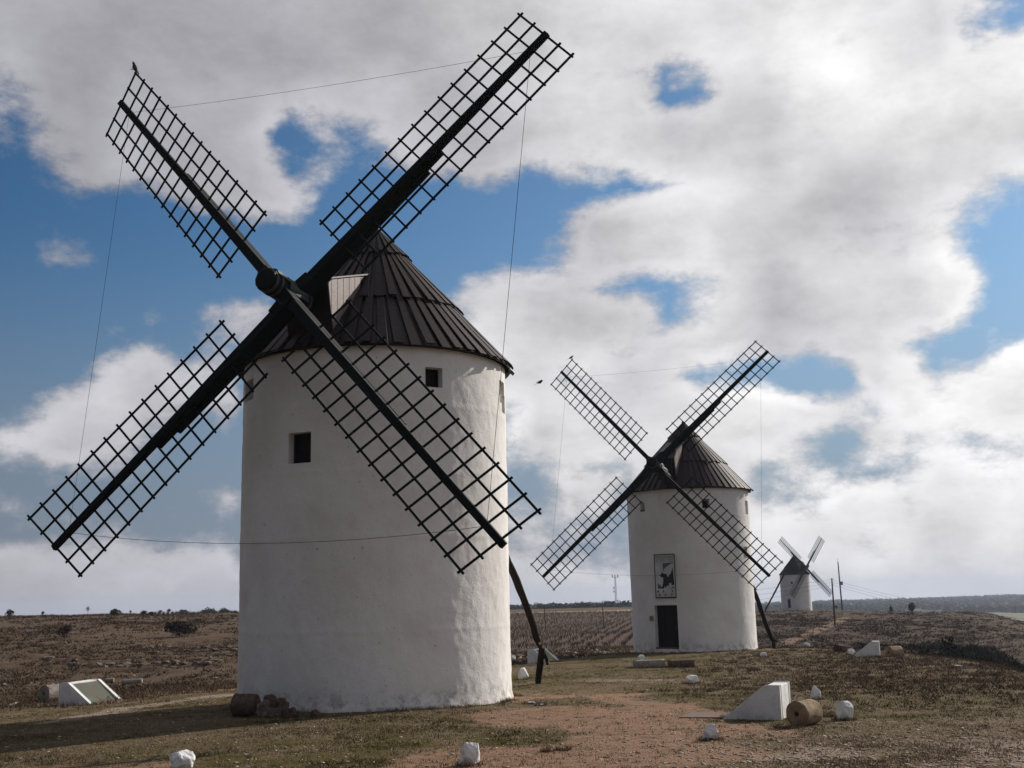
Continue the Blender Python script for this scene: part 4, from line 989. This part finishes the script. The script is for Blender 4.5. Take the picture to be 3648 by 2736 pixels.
# ------------------------------------------------------------------ vegetation
def leafcloud(blobs,per,size,seed,squash=.8,hole=0.3):
    rr=np.random.default_rng(seed);Vs=[]
    for (cx,cy,cz,r) in blobs:
        k=int(per*r*r)+20;d=rr.normal(size=(k,3));d/=np.linalg.norm(d,axis=1)[:,None]
        rad_=r*rr.uniform(.55,1.08,k)**.6;c=np.array([cx,cy,cz])+d*rad_[:,None]*np.array([1,1,squash])
        t1=rr.normal(size=(k,3));t1/=np.linalg.norm(t1,axis=1)[:,None];t2=rr.normal(size=(k,3));t2-=t1*(t1*t2).sum(1)[:,None];t2/=np.linalg.norm(t2,axis=1)[:,None]
        s=size*rr.uniform(.6,1.4,k)[:,None]
        Vs.append(np.stack([c-t1*s,c+t1*s*.3+t2*s*.7,c+t1*s,c-t2*s*.6],1))
    V=np.concatenate(Vs).reshape(-1,3);return V,np.arange(len(V)).reshape(-1,4)
def tree(px,pyb,wpx,hpx,Y,label,seed,kind='oak',stem=.25,group='trees along the horizon'):
    b=at(px,pyb,Y);s=Y/PF;w_=wpx*s;h_=hpx*s
    gz=Hz(b.x,b.y);gap=max(0.,b.z-gz) if Y<1200 else 0.
    if Y<1200: b.z=min(b.z,gz)
    root=empty('tree' if kind!='bush' else 'bush',b);tag(root,label,'bush' if kind=='bush' else 'tree',group)
    rr=random.Random(seed);tr=MB();h0=h_;h_=h_+gap;stem=(h0*stem+gap)/h_;tr.tube([(0,0,-1.2),(0,0,h_*stem),(w_*.04,0,h_*(stem+.25))],[w_*.05,w_*.04,w_*.02],6)
    top=h_-.0
    lo=h_*stem if kind!='bush' else gap*.75
    bl=[];nb_=9 if kind!='bare' else 7
    for i in range(nb_):
        a=rr.uniform(0,6.28);q=rr.uniform(.15,1);R=rr.uniform(.2,.32)*w_
        R=min(R,(h_-lo)*.5);
        hgt=lo+R*.6+(h_-lo-R*1.5)*rr.uniform(0,1)*(1-.45*q*q)
        x=math.cos(a)*q*(w_/2-R*.8);y=math.sin(a)*q*(w_/2-R*.8);bl.append((x,y,max(hgt,R*.5),R))
        tr.tube([(0,0,h_*stem*.8),(x*.6,y*.6,hgt*.85),(x,y,hgt)],[w_*.02,w_*.012,w_*.006],4)
    bl.append((0,0,h_-w_*.22,w_*.22))
    tr.build('trunk',M_bark if kind!='bush' else M_twig,root)
    V,F_=leafcloud(bl,(220/ (w_*w_))*6 if kind!='bare' else 120/(w_*w_)*4,w_*.045,seed)
    mk('crown',V,F_,{'oak':M_leaf,'bush':M_leaf,'pale':M_leafg,'bare':M_twig,'dead':M_twig}[kind],root);return root
for i,a in enumerate([
 (33,2198,37,24,150,'round dark evergreen at the far left of the left horizon','oak',.05),
 (153,2192,14,10,150,'smallest lone round bush on the left horizon','oak',.1),
 (313,2195,17,30,150,'slender bare tree on the left horizon','bare',.5),
 (408,2195,48,22,152,'broad dome of evergreen oak on the left horizon, right of the bare tree','oak',.0),
 (464,2194,10,15,152,'thin pale sapling right of the broad dome tree','pale',.5),
 (513,2193,26,15,160,'left one of two joined low evergreens on the left horizon','oak',0),
 (538,2193,24,10,160,'right, flatter one of two joined low evergreens','oak',0),
 (571,2192,18,14,420,'pale umbrella shaped tree on the left horizon','pale',.5),
 (601,2191,17,18,420,'round headed tree on a short stem, left horizon','oak',.4),
 (614,2192,14,9,420,'small dark bush touching the round headed tree','oak',0),
 (629,2192,16,9,420,'low green bush between round headed tree and tall green tree','pale',0),
 (656,2192,36,18,420,'tall grey green tree in the middle of the horizon row','pale',.1),
 (690,2193,14,8,420,'low bush right of the tall grey green tree','oak',0),
 (704,2194,16,7,420,'flat low bush before the large twin crowned oak','oak',0),
 (741,2208,58,40,380,'largest dark oak with gaps in its crown, left of the largest mill','oak',.2),
 (796,2194,46,26,420,'domed oak right behind the largest dark oak','oak',0),
 (838,2194,26,14,420,'low dark oak at the left wall of the largest mill','oak',0)]):
    tree(a[0],a[1]-3,a[2],a[3]+2,a[4],a[5],200+i,a[6],a[7])
for i,a in enumerate([
 (2000,2180,30,27,480,'tall dark tree above the vineyard, between the two larger mills','oak',.1),
 (1978,2181,34,10,490,'low dark bushes left of the tall vineyard tree','oak',0),
 (2045,2168,14,15,700,'pale bare round tree on the vineyard horizon','bare',.3),
 (1893,2170,12,8,700,'small pale bush on the horizon behind the tail pole','bare',0),
 (1922,2168,14,9,700,'small pale bush below the power pylons','bare',0),
 (2979,2162,12,8,262,'little bush at the foot of the tall pole','bush',0),
 (3175,2173,17,17,236,'small round dark bush on the right hill crest','bush',0),
 (3249,2171,36,26,232,'large round dark bush on the right hill crest','bush',0),
 (3500,2150,15,16,1900,'single tree standing out on the far blue ridge','oak',0)]):
    tree(a[0],a[1],a[2],a[3],a[4],a[5],300+i,a[6],a[7],'trees on the far horizon')
def bush(px,py,w_,h_,label,seed,m=M_leaf,per=900,sz=.07,name='bush',Y=None):
    b=gpt(px,py) if Y is None else at(px,py,Y);b.z=Hz(b.x,b.y);rr=random.Random(seed);bl=[];
    root=empty(name,b);tag(root,label,'bush','bushes on the slopes')
    st=MB()
    for i in range(9):
        a=rr.uniform(0,6.28);q=rr.uniform(0,1);R=rr.uniform(.22,.4)*min(w_/2,h_);x,y=math.cos(a)*q*(w_/2-R),math.sin(a)*q*(w_/2-R)*.8;z=R*.4+(h_-R*1.3)*(1-q*q*.8)*rr.uniform(.5,1);bl.append((x,y,z,R));st.tube([(x*.2,y*.2,-.2),(x*.7,y*.7,z*.6),(x,y,z)],[.03,.02,.01],4)
    st.build('stems',M_twig,root);V,F_=leafcloud(bl,per,sz,seed);mk('foliage',V,F_,m,root)
    return root
bush(640,2268,5.2,1.5,'dark spreading bush on the left slope below the horizon row',401,M_twig,500,.10)
bush(236,2272,1.9,1.35,'upright twiggy bush in the middle of the left slope',402,M_twig,700,.06)
bush(3385,2322,2.6,4.1,'largest dark bush in the gully at the right',403,M_bushd,420,.09,Y=92)
bush(3290,2325,5.5,2.3,'low dark bush in the gully, left of the largest one',404,M_bushd,420,.09,Y=90)
bush(3480,2330,5.0,2.5,'low dark bush in the gully, right of the largest one',405,M_bushd,420,.09,Y=88)
bush(3600,2362,4.5,2.0,'dark bush in the gully at the right picture edge',406,M_bushd,420,.09,Y=70)
bush(3520,2376,4.2,1.3,'dark thicket behind the brow of the platform at the right',407,M_bushd,420,.09,Y=62)
# ------------------------------------------------------------------ scattered ground cover
def scatter(n,region,seed):
    rr=np.random.default_rng(seed);y0,y1,b0,b1=region
    # denser near the viewer: uniform in log distance
    y=y0*(y1/y0)**rr.random(n);b=b0+(b1-b0)*rr.random(n);return b*y,y,rr
def clumps(name,n,region,seed,hgt,blades,width,m,label,keep,hue,spread=.06,splay=.42,lod=0,xy=None):
    x,y,rr=scatter(n,region,seed);kp=keep(x,y)>rr.random(n);x,y=x[kp],y[kp];n=len(x)
    if xy is not None: x,y=xy
    d=np.hypot(x-P1m['X'],y-P1m['Y']);d2=np.hypot(x-P2m['X'],y-P2m['Y']);ok=(d>3.66)&(d2>3.5);x,y=x[ok],y[ok];n=len(x)
    z=H(x,y)+ZC
    hs=hgt*rr.uniform(.5,1.35,n);k=blades
    if lod: hs=hs*np.clip(y/60,.7,2.2)**lod;spread=spread*np.clip(y/60,.7,2.6)[:,None]**lod;width=width*np.clip(y/60,.7,3)[:,None]**lod
    bx=x[:,None]+rr.normal(size=(n,k))*spread;by=y[:,None]+rr.normal(size=(n,k))*spread;bz=np.repeat(z[:,None],k,1)-.01
    an=rr.uniform(0,6.283,(n,k));wx,wy=np.cos(an)*width,np.sin(an)*width
    lx=rr.normal(size=(n,k))*hs[:,None]*splay;ly=rr.normal(size=(n,k))*hs[:,None]*splay;hh=hs[:,None]*rr.uniform(.5,1.1,(n,k))
    A=np.stack([bx-wx,by-wy,bz],-1);B=np.stack([bx+wx,by+wy,bz],-1);C=np.stack([bx+lx,by+ly,bz+hh],-1)
    V=np.stack([A,B,C],2).reshape(-1,3);F_=np.arange(len(V)).reshape(-1,3)
    o=mk(name,V,F_,m,kind='stuff');tag(o,label,'ground cover')
    hu=np.clip(hue(x,y,rr),0,1);hv=np.repeat(np.clip(hu[:,None]+rr.normal(size=(n,k))*.1,0,1).ravel(),3)
    at_=o.data.attributes.new('hue','FLOAT','POINT');at_.data.foreach_set('value',hv.astype(np.float32));return o
def skirts():
    rr=np.random.default_rng(77);X=[];Y=[]
    for o in list(COL.objects):
        if o.parent or 'category' not in o: continue
        c=o['category']
        if c not in('stone','plinth','millstone','column drum','stone trough') or o.location.y>60: continue
        if c=='plinth':
            pts=[ch.matrix_basis@v.co+o.location for ch in o.children if ch.name.startswith('cheek_wall') for v in ch.data.vertices if v.co.z<.05]
            seg=[(pts[i],pts[j]) for i in range(len(pts)) for j in range(i)]
            for _ in range(120):
                a,b=seg[rr.integers(len(seg))];t=rr.random();p=a.lerp(b,t);X.append(p.x+rr.normal()*.07);Y.append(p.y+rr.normal()*.07)
        else:
            d=o.dimensions if o.dimensions.x>0 else Vector((.4,.4,.4))
            for _ in range(int(20+45*max(d.x,d.y))):
                a=rr.uniform(0,6.283);q=.5+abs(rr.normal())*.14;X.append(o.location.x+math.cos(a)*d.x*q);Y.append(o.location.y+math.sin(a)*d.y*q)
    for P,n_ in((P1m,900),(P2m,700)):
        for _ in range(n_):
            a=rr.uniform(-math.pi,.3);q=P['Rb']+.08+abs(rr.normal())*.13
            if fbm2(np.array([a*6]),np.array([3.]),4,2)[0]>-.1: X.append(P['X']+math.cos(a)*q);Y.append(P['Y']+math.sin(a)*q)
    return np.array(X),np.array(Y)
def mget(x,y): 
    a,b,c,d=masks(x,y);return a,b,c,d
def keep_grass(x,y):
    a,b,c,_d=mget(x,y);return (1-.80*sm(.1,.9,a[:,0]))*(1-.85*a[:,2])*(1-b[:,0])*(.25+.75*sm(-.2,.25,fbm2(x/1.3,y/1.3,5,3)))
def hue_grass(x,y,rr):
    a,b,c,_d=mget(x,y);g_=a[:,1]*sm(-.25,.25,fbm2(x/1.8,y/1.8,91,3)+.12);return .75-.65*g_+rr.normal(size=len(x))*.12
clumps('short_grass',62000,(14.5,64,-.56,.56),501,.055,8,.006,M_tuft,'short dry and green grass covering the platform round the mills',keep_grass,hue_grass,.05)
bpy.context.view_layer.update()
clumps('grass_at_footings',10,(20,40,-.5,.5),507,.10,7,.006,M_tuft,'dry grass growing against the foot of stones, plinths and mill walls',lambda x,y:1+0*x,lambda x,y,rr:.72+.2*rr.normal(size=len(x)),.03,.4,0,skirts())
clumps('taller_dry_grass',9000,(24,66,-.02,.56),502,.12,14,.012,M_scrub,'brown tussocks of heath on the right part of the platform',
   lambda x,y:sm(.10,.30,x/y+.1*fbm2(x/4,y/4,8,2))*(1-mget(x,y)[1][:,0])*sm(24,34,y+8*(x/y-.3)),lambda x,y,rr:.45+rr.normal(size=len(x))*.25,.10,.8)
clumps('edge_grass',5000,(33,60,-.56,-.1),503,.20,12,.014,M_scrub,'tall dry grass along the back edge of the left platform',
   lambda x,y:np.exp(-((y-np.interp(x/y,KB,EDGE)-1.5)/4.)**2),lambda x,y,rr:.6+rr.normal(size=len(x))*.25,.14,.7)
clumps('heath_scrub',42000,(40,250,-.56,.56),504,.17,12,.035,M_scrub,'low brown heath scrub over the slopes beyond the platform',
   lambda x,y:mget(x,y)[1][:,0]*(1-mget(x,y)[1][:,1])*(1-mget(x,y)[2][:,0])*(.25+.75*sm(-.25,.35,fbm2(x/9,y/16,15,3)))*(1-.35*sm(-.05,-.15,x/y)),lambda x,y,rr:.42-.34*sm(.1,.2,x/y)+.6*fbm2(x/9,y/14,25,3)+rr.normal(size=len(x))*.2,.20,1.1,.8)
clumps('gully_scrub',16000,(52,150,.30,.56),505,.42,14,.05,M_bushd,'dark broom thicket filling the gully at the right',
   lambda x,y:sm(.02,.2,fbm2(x/7,y/7,19,3)+.20*sm(.33,.42,x/y)+.12)*sm(150,105,y)*mget(x,y)[1][:,0],lambda x,y,rr:.3+0*x,.30,.9,.5)
def pebbles(name,n,region,seed,s0,s1,label,keep,hue,flat=.30):
    x,y,rr=scatter(n,region,seed);kp=keep(x,y)>rr.random(n);x,y=x[kp],y[kp]
    d=np.hypot(x-P1m['X'],y-P1m['Y']);d2=np.hypot(x-P2m['X'],y-P2m['Y']);ok=(d>3.65)&(d2>3.6);x,y=x[ok],y[ok];n=len(x);z=H(x,y)+ZC
    s=s0*(s1/s0)**(rr.random(n)**2.2);oct_=np.array([(1,0,0),(0,1,0),(-1,0,0),(0,-1,0),(0,0,1),(0,0,-1)],float)
    V=oct_[None]*rr.uniform(.55,1.3,(n,6,1));V=V+rr.normal(size=(n,6,3))*.18;V[:,:,2]*=flat;V*=s[:,None,None]
    an=rr.uniform(0,6.283,n);c,q=np.cos(an)[:,None],np.sin(an)[:,None];X=V[:,:,0]*c-V[:,:,1]*q;Y=V[:,:,0]*q+V[:,:,1]*c
    V=np.stack([X+x[:,None],Y+y[:,None],V[:,:,2]+z[:,None]+s[:,None]*.12],-1).reshape(-1,3)
    fo=np.array([(0,1,4),(1,2,4),(2,3,4),(3,0,4),(1,0,5),(2,1,5),(3,2,5),(0,3,5)]);F_=(fo[None]+6*np.arange(n)[:,None,None]).reshape(-1,3)
    o=mk(name,V,F_,M_peb,kind='stuff');tag(o,label,'pebbles')
    hv=np.repeat(np.clip(hue(x,y,rr),0,1),6);at_=o.data.attributes.new('hue','FLOAT','POINT');at_.data.foreach_set('value',hv.astype(np.float32));return o
pebbles('pebbles',52000,(14.5,46,-.56,.56),601,.010,.050,'pale limestone chips strewn over the grass and bare earth',
   lambda x,y:.22-.10*mget(x,y)[0][:,0]+.5*mget(x,y)[0][:,2]+.35*sm(.0,.2,x/y)*sm(24,17,y),lambda x,y,rr:rr.random(len(x))**1.1)
pebbles('pebbles',5200,(14.5,34,-.1,.56),604,.022,.055,'larger limestone chips on the stony foreground at the right',
   lambda x,y:.12+.75*sm(.05,.22,x/y+.12*fbm2(x/1.5,y/1.5,31,3))*sm(25,17,y),lambda x,y,rr:.15+.65*rr.random(len(x)),.28)
pebbles('pebbles',4200,(48,104,-.02,.20),602,.05,.30,'heaped field stones on the bank beside the vineyard',
   lambda x,y:sm(-.1,.3,fbm2(x/3,y/3,66,2)+.15)*mget(x,y)[1][:,0],lambda x,y,rr:.08+.5*rr.random(len(x)),.6)
pebbles('pebbles',1500,(42,140,-.56,-.12),603,.04,.20,'grey rock fragments along the ledges of the left slope',
   lambda x,y:sm(.05,.35,fbm2(x/5,y/2.5,67,3)+.05)*mget(x,y)[1][:,0],lambda x,y,rr:.02+.35*rr.random(len(x)),.5)
# rock ledges that crop out of the left slope
def ledge(px,py,Ln,hh,seed,label):
    b=gpt(px,py);rr=random.Random(seed);root=empty('rock_ledge',b);tag(root,label,'rock outcrop','rock ledges on the left slope')
    x=0
    while x<Ln:
        l=rr.uniform(.22,.85);bm=bmesh.new();bmesh.ops.create_cube(bm,size=1);bmesh.ops.subdivide_edges(bm,edges=bm.edges,cuts=2,use_grid_fill=True)
        dd=rr.uniform(.3,.8);hz_l=hh*rr.uniform(.35,.85)
        for v_ in bm.verts:
            c=v_.co.normalized()*.62 if v_.co.length>.62 else v_.co
            v_.co=Vector((c.x*l,c.y*dd,c.z*hz_l))*rr.uniform(.78,1.15)
        me=bpy.data.meshes.new('rock_slab');bm.to_mesh(me);bm.free();me.materials.append(M_ledge)
        o=inst('rock_slab',me,root);wx=b.x+x;wy=b.y-x*.42+rr.gauss(0,.5)
        o.location=(x,wy-b.y,Hz(wx,wy)-b.z+.02+rr.uniform(-.05,.05));o.rotation_euler=(rr.uniform(-.25,.1),rr.uniform(-.15,.2),rr.uniform(-.9,.3));x+=l*rr.uniform(.5,1.5)
for i,(px,py,Ln,hh,lb) in enumerate([(560,2300,9,.35,'uppermost broken rock ledge on the left slope, near the mill'),(650,2322,9,.4,'rock ledge below the uppermost one on the left slope'),(540,2328,7,.3,'short rock ledge in the middle of the left slope'),(150,2350,8,.4,'dark rock ledge above the left plinth'),(255,2372,10,.45,'long rock ledge just above the gully behind the left plinth'),(700,2352,6,.35,'lowest pale rock ledge beside the largest mill')]): ledge(px,py,Ln,hh,700+i,lb)
# ------------------------------------------------------------------ vineyard
def vine_mesh(seed):
    rr=random.Random(seed);m=MB();m.tube([(0,0,-.1),(rr.uniform(-.04,.04),rr.uniform(-.04,.04),.22),(rr.uniform(-.06,.06),0,.34)],[.055,.05,.06],5)
    for k in range(6):
        a=k*1.05+rr.uniform(-.3,.3);l=rr.uniform(.22,.42);m.tube([(0,0,.3),(math.cos(a)*l*.6,math.sin(a)*l*.6,.42+rr.uniform(-.04,.06)),(math.cos(a)*l,math.sin(a)*l,.62+rr.uniform(-.08,.14))],[.03,.022,.01],3,caps=False)
    me=bpy.data.meshes.new('vine');me.from_pydata(m.v,[],m.f);me.update();me.materials.append(M_twig);return me
VM=[vine_mesh(s) for s in range(4)]
sp=1.75;vb=math.radians(7);vx=np.array([math.sin(vb),math.cos(vb)]);vy=np.array([math.cos(vb),-math.sin(vb)])
cand=[]
for i in range(-8,135):
    for j in range(-110,60):
        q=vx*(112+i*sp)+vy*(j*sp)
        x,y=q[0]+ .00018*(q[1]-110)**2,q[1];b=x/y
        if y>335 or y<113 or b>.145 or b<-.33 or -.15<b<-.03: continue
        if b<-.14 and y<205: continue
        if y>230 and R_.random()<.35: continue
        cand.append((x+R_.uniform(-.15,.15),y+R_.uniform(-.15,.15),b))
cand=[c for c in cand if R_.random()>.06]
vis=[c for c in cand if -.003<c[2]<.118];vis.sort(key=lambda c:c[1]);near=set(vis[:300]);rest=[c for c in cand if c not in near]
for k,(x,y,b) in enumerate(vis[:300]):
    o=inst('grapevine',VM[k%4],None,None);o.location=(x,y,Hz(x,y));o.rotation_euler=(0,0,R_.uniform(0,6.28));o.scale=(R_.uniform(.65,.95),)*3
    tag(o,'leafless gnarled vine bush in the near rows of the vineyard','vine','vine bushes in rows in the vineyard')
if rest:
    X=np.array([c[0] for c in rest]);Y=np.array([c[1] for c in rest]);Z=H(X,Y)+ZC;Vs=[];Fs=[];off=0
    tri=[]
    for me in VM:
        vv=np.array([v.co for v in me.vertices]);ff=[]
        for p in me.polygons:
            q=list(p.vertices)
            for t in range(1,len(q)-1): ff.append((q[0],q[t],q[t+1]))
        tri.append((vv,np.array(ff)))
    for k in range(len(rest)):
        vv,ff=tri[k%4];a=rng.uniform(0,6.28);s=rng.uniform(.65,.95);R2=np.array([[math.cos(a),-math.sin(a),0],[math.sin(a),math.cos(a),0],[0,0,1]])
        Vs.append(vv@R2.T*s+np.array([X[k],Y[k],Z[k]]));Fs.append(ff+off);off+=len(vv)
    o=mk('distant_grapevines',np.vstack(Vs),np.vstack(Fs),M_twig,kind='stuff');tag(o,'many small vine bushes in the farther rows of the vineyard','vines')
# ------------------------------------------------------------------ far woods as one mass
def woods(name,label,spec,seed,m,sz):
    rr=np.random.default_rng(seed);Vs=[]
    for (n,y0,y1,b0,b1,h) in spec:
        y=rr.uniform(y0,y1,n);b=rr.uniform(b0,b1,n);x=b*y
        kp=(fbm2(x/(y0*.05),y/(y0*.08),seed,3)>-.25);x,y=x[kp],y[kp];z=H(x,y)+ZC
        for xx,yy_,zz in zip(x,y,z):
            hh=h*rr.uniform(.5,1.2);k=26;d=rr.normal(size=(k,3));d/=np.linalg.norm(d,axis=1)[:,None]
            c=np.array([xx,yy_,zz+hh*.45])+d*np.array([hh*.65,hh*.65,hh*.5])*rr.uniform(.7,1,k)[:,None];t1=rr.normal(size=(k,3))*hh*.22;t2=rr.normal(size=(k,3))*hh*.22
            Vs.append(np.stack([c-t1,c+t2,c+t1,c-t2],1).reshape(-1,3))
    V=np.vstack(Vs);o=mk(name,V,np.arange(len(V)).reshape(-1,4),m,kind='stuff');tag(o,label,'woodland')
woods('distant_woodland','far belt of dark scrub and trees behind the vineyard and on the ridges',[(1500,560,1500,-.06,.16,2.7),(900,1500,2600,-.06,.6,5.5),(5200,1250,3000,.12,.6,5.5)],801,M_leaf,1)
# ------------------------------------------------------------------ poles, wires, mast
M_wpole=mat('grey_wooden_utility_pole',(.06,.05,.042),.85,wood((.05,.042,.036),(.09,.078,.066),.4,.85),.1)
M_steel=mat('galvanised_steel',(.30,.31,.33),.6,None,.3,.2)
def upole(xt,yt,xb,yb,Y,label,r=.12,box=False,cross=True):
    b=at(xb,yb,Y);t=at(xt,yt,Y);b.z=min(b.z,Hz(b.x,b.y));root=empty('utility_pole',b);tag(root,label,'utility pole','wooden poles of the power line')
    m=MB();m.tube([(0,0,-.5),(t-b)*.5,(t-b)],[r*1.2,r,r*.75],8);m.build('shaft',M_wpole,root);p=t-b
    if cross:
        for k in range(3):
            c=MB();q=p-Vector((0,0,.25+.42*k));c.tube([q+Vector((.08,0,0)),q+Vector((.18,0,.05)),q+Vector((.18,0,.16))],.03,5);c.build('insulator',M_steel,root)
    if box:
        c=MB();q=p*.58;c.box((q.x+.1,q.y-.25,q.z-.5),(q.x+.75,q.y+.25,q.z+.45));c.build('junction_box',M_steel,root)
        c=MB();c.tube([p-Vector((0,0,.1)),p+Vector((0,0,.9))],.04,5);c.build('lightning_rod',M_steel,root)
    return t
hill_b=gpt(2975,2228)
tp=upole(2963,2060,2975,2228,hill_b.y,'leaning wooden pole right of the farthest windmill, nearer than the tall one',.13)
upole(2985,2002,3000,2163,300,'tall pole with a junction box on the crest beyond the farthest windmill',.19,True,False)
t1=upole(1939,2160,1944,2247,gpt(1944,2247).y,'short thin wooden pole in the vineyard behind the tail pole',.08,False,True)
t2=upole(2145,2140,2152,2238,gpt(2152,2238).y,'thin wooden pole in the vineyard just left of the middle mill',.09,False,True)
Yr=205;tr_=at(3760,2140,Yr);gr=Hz(tr_.x,Yr)
t3=upole(3760,2212,3772,2330,Yr,'wooden pole beyond the right edge of the picture',.13)
def wire(p,q,sag,label,r):
    m=MB();m.tube([p.lerp(q,t/16)-Vector((0,0,sag*4*(t/16)*(1-t/16))) for t in range(17)],r,4);tag(m.build('overhead_wire',M_wire),label,'wire','overhead wires of the power line')
for k in range(3):
    dz=Vector((0,0,-.2-.42*k))
    wire(tp+dz,t3+dz*.9,1.0+.1*k,('top','middle','lowest')[k]+' overhead wire running down right from the leaning pole to the picture edge',.013)
    wire(tp+dz,t2+dz*.9,.6+.5*k,('top','middle','lowest')[k]+' overhead wire running left from the leaning pole behind the middle mill',.013)
for k in range(2):
    dz=Vector((0,0,-.2-.42*k));wire(t2+dz,t1+dz*.9,.5,('upper','lower')[k]+' overhead wire between the two vineyard poles',.012)
def mast():
    Y=900;b=at(2195,2157,Y);t=at(2189,2057,Y);Hh=(t-b).length;root=empty('radio_mast',b);tag(root,'slim lattice radio mast on the horizon left of the middle mill','mast')
    for k in range(3):
        a=2.09*k;m=MB();m.tube([(math.cos(a)*1.0,math.sin(a)*1.0,-2),(math.cos(a)*.45,math.sin(a)*.45,Hh)],.17,5);m.build('leg',M_steel,root)
    m=MB();nseg=16
    for s in range(nseg):
        for k in range(3):
            f=lambda q,kk:(math.cos(2.09*kk)*(1-.55*q),math.sin(2.09*kk)*(1-.55*q),Hh*q)
            m.tube([f(s/nseg,k),f((s+1)/nseg,k+1)],.07,3,caps=False)
    m.build('bracing',M_steel,root)
    m=MB();m.tube([(-2.4,0,Hh),(2.4,0,Hh)],.14,5);
    for x in(-2.2,0,2.2): m.box((x-.35,-.3,Hh-.1),(x+.35,.3,Hh+2.0))
    m.build('antenna_head',M_steel,root)
    for z in(.5,.63): 
        m=MB();m.tube([(-.9,0,Hh*z),(-1.7,0,Hh*z)],.8,10);m.build('dish',M_steel,root)
mast()
def pylon(px,y0,y1,Y,label):
    b=at(px,y1,Y);t=at(px,y0,Y);Hh=t.z-b.z;root=empty('power_pylon',b);tag(root,label,'pylon','far power pylons')
    m=MB();m.tube([(-.9,0,-3),(-.25,0,Hh)],.2,4);m.tube([(.9,0,-3),(.25,0,Hh)],.2,4);m.build('tower',M_wpole,root)
    m=MB();m.tube([(-3.4,0,Hh*.86),(3.4,0,Hh*.86)],.2,4);m.tube([(-2.6,0,Hh*.98),(2.6,0,Hh*.98)],.16,4);m.build('cross_arm',M_wpole,root)
pylon(1910,2146,2168,1400,'left one of two far pylons behind the vineyard');pylon(1923,2149,2168,1450,'right, paler one of two far pylons behind the vineyard')
pylon(2202,2138,2158,1500,'tiny pylon just right of the radio mast')
# ------------------------------------------------------------------ haze
hb=MB();hb.box((-7000,-7000,ZC-140),(7000,7000,26));hz_=mk('haze',hb.v,hb.f,None)
hm=bpy.data.materials.new('haze');hm.use_nodes=True;t=NT(hm.node_tree);t.N.clear()
vp=t.n('ShaderNodeVolumePrincipled',{'Color':(.70,.79,.95,1),'Density':1.5e-4,'Anisotropy':.2});t.L.new(vp.outputs[0],t.n('ShaderNodeOutputMaterial').inputs[1])
hz_.data.materials.append(hm);tag(hz_,'thin bluish air over the whole plain','haze',kind='stuff')
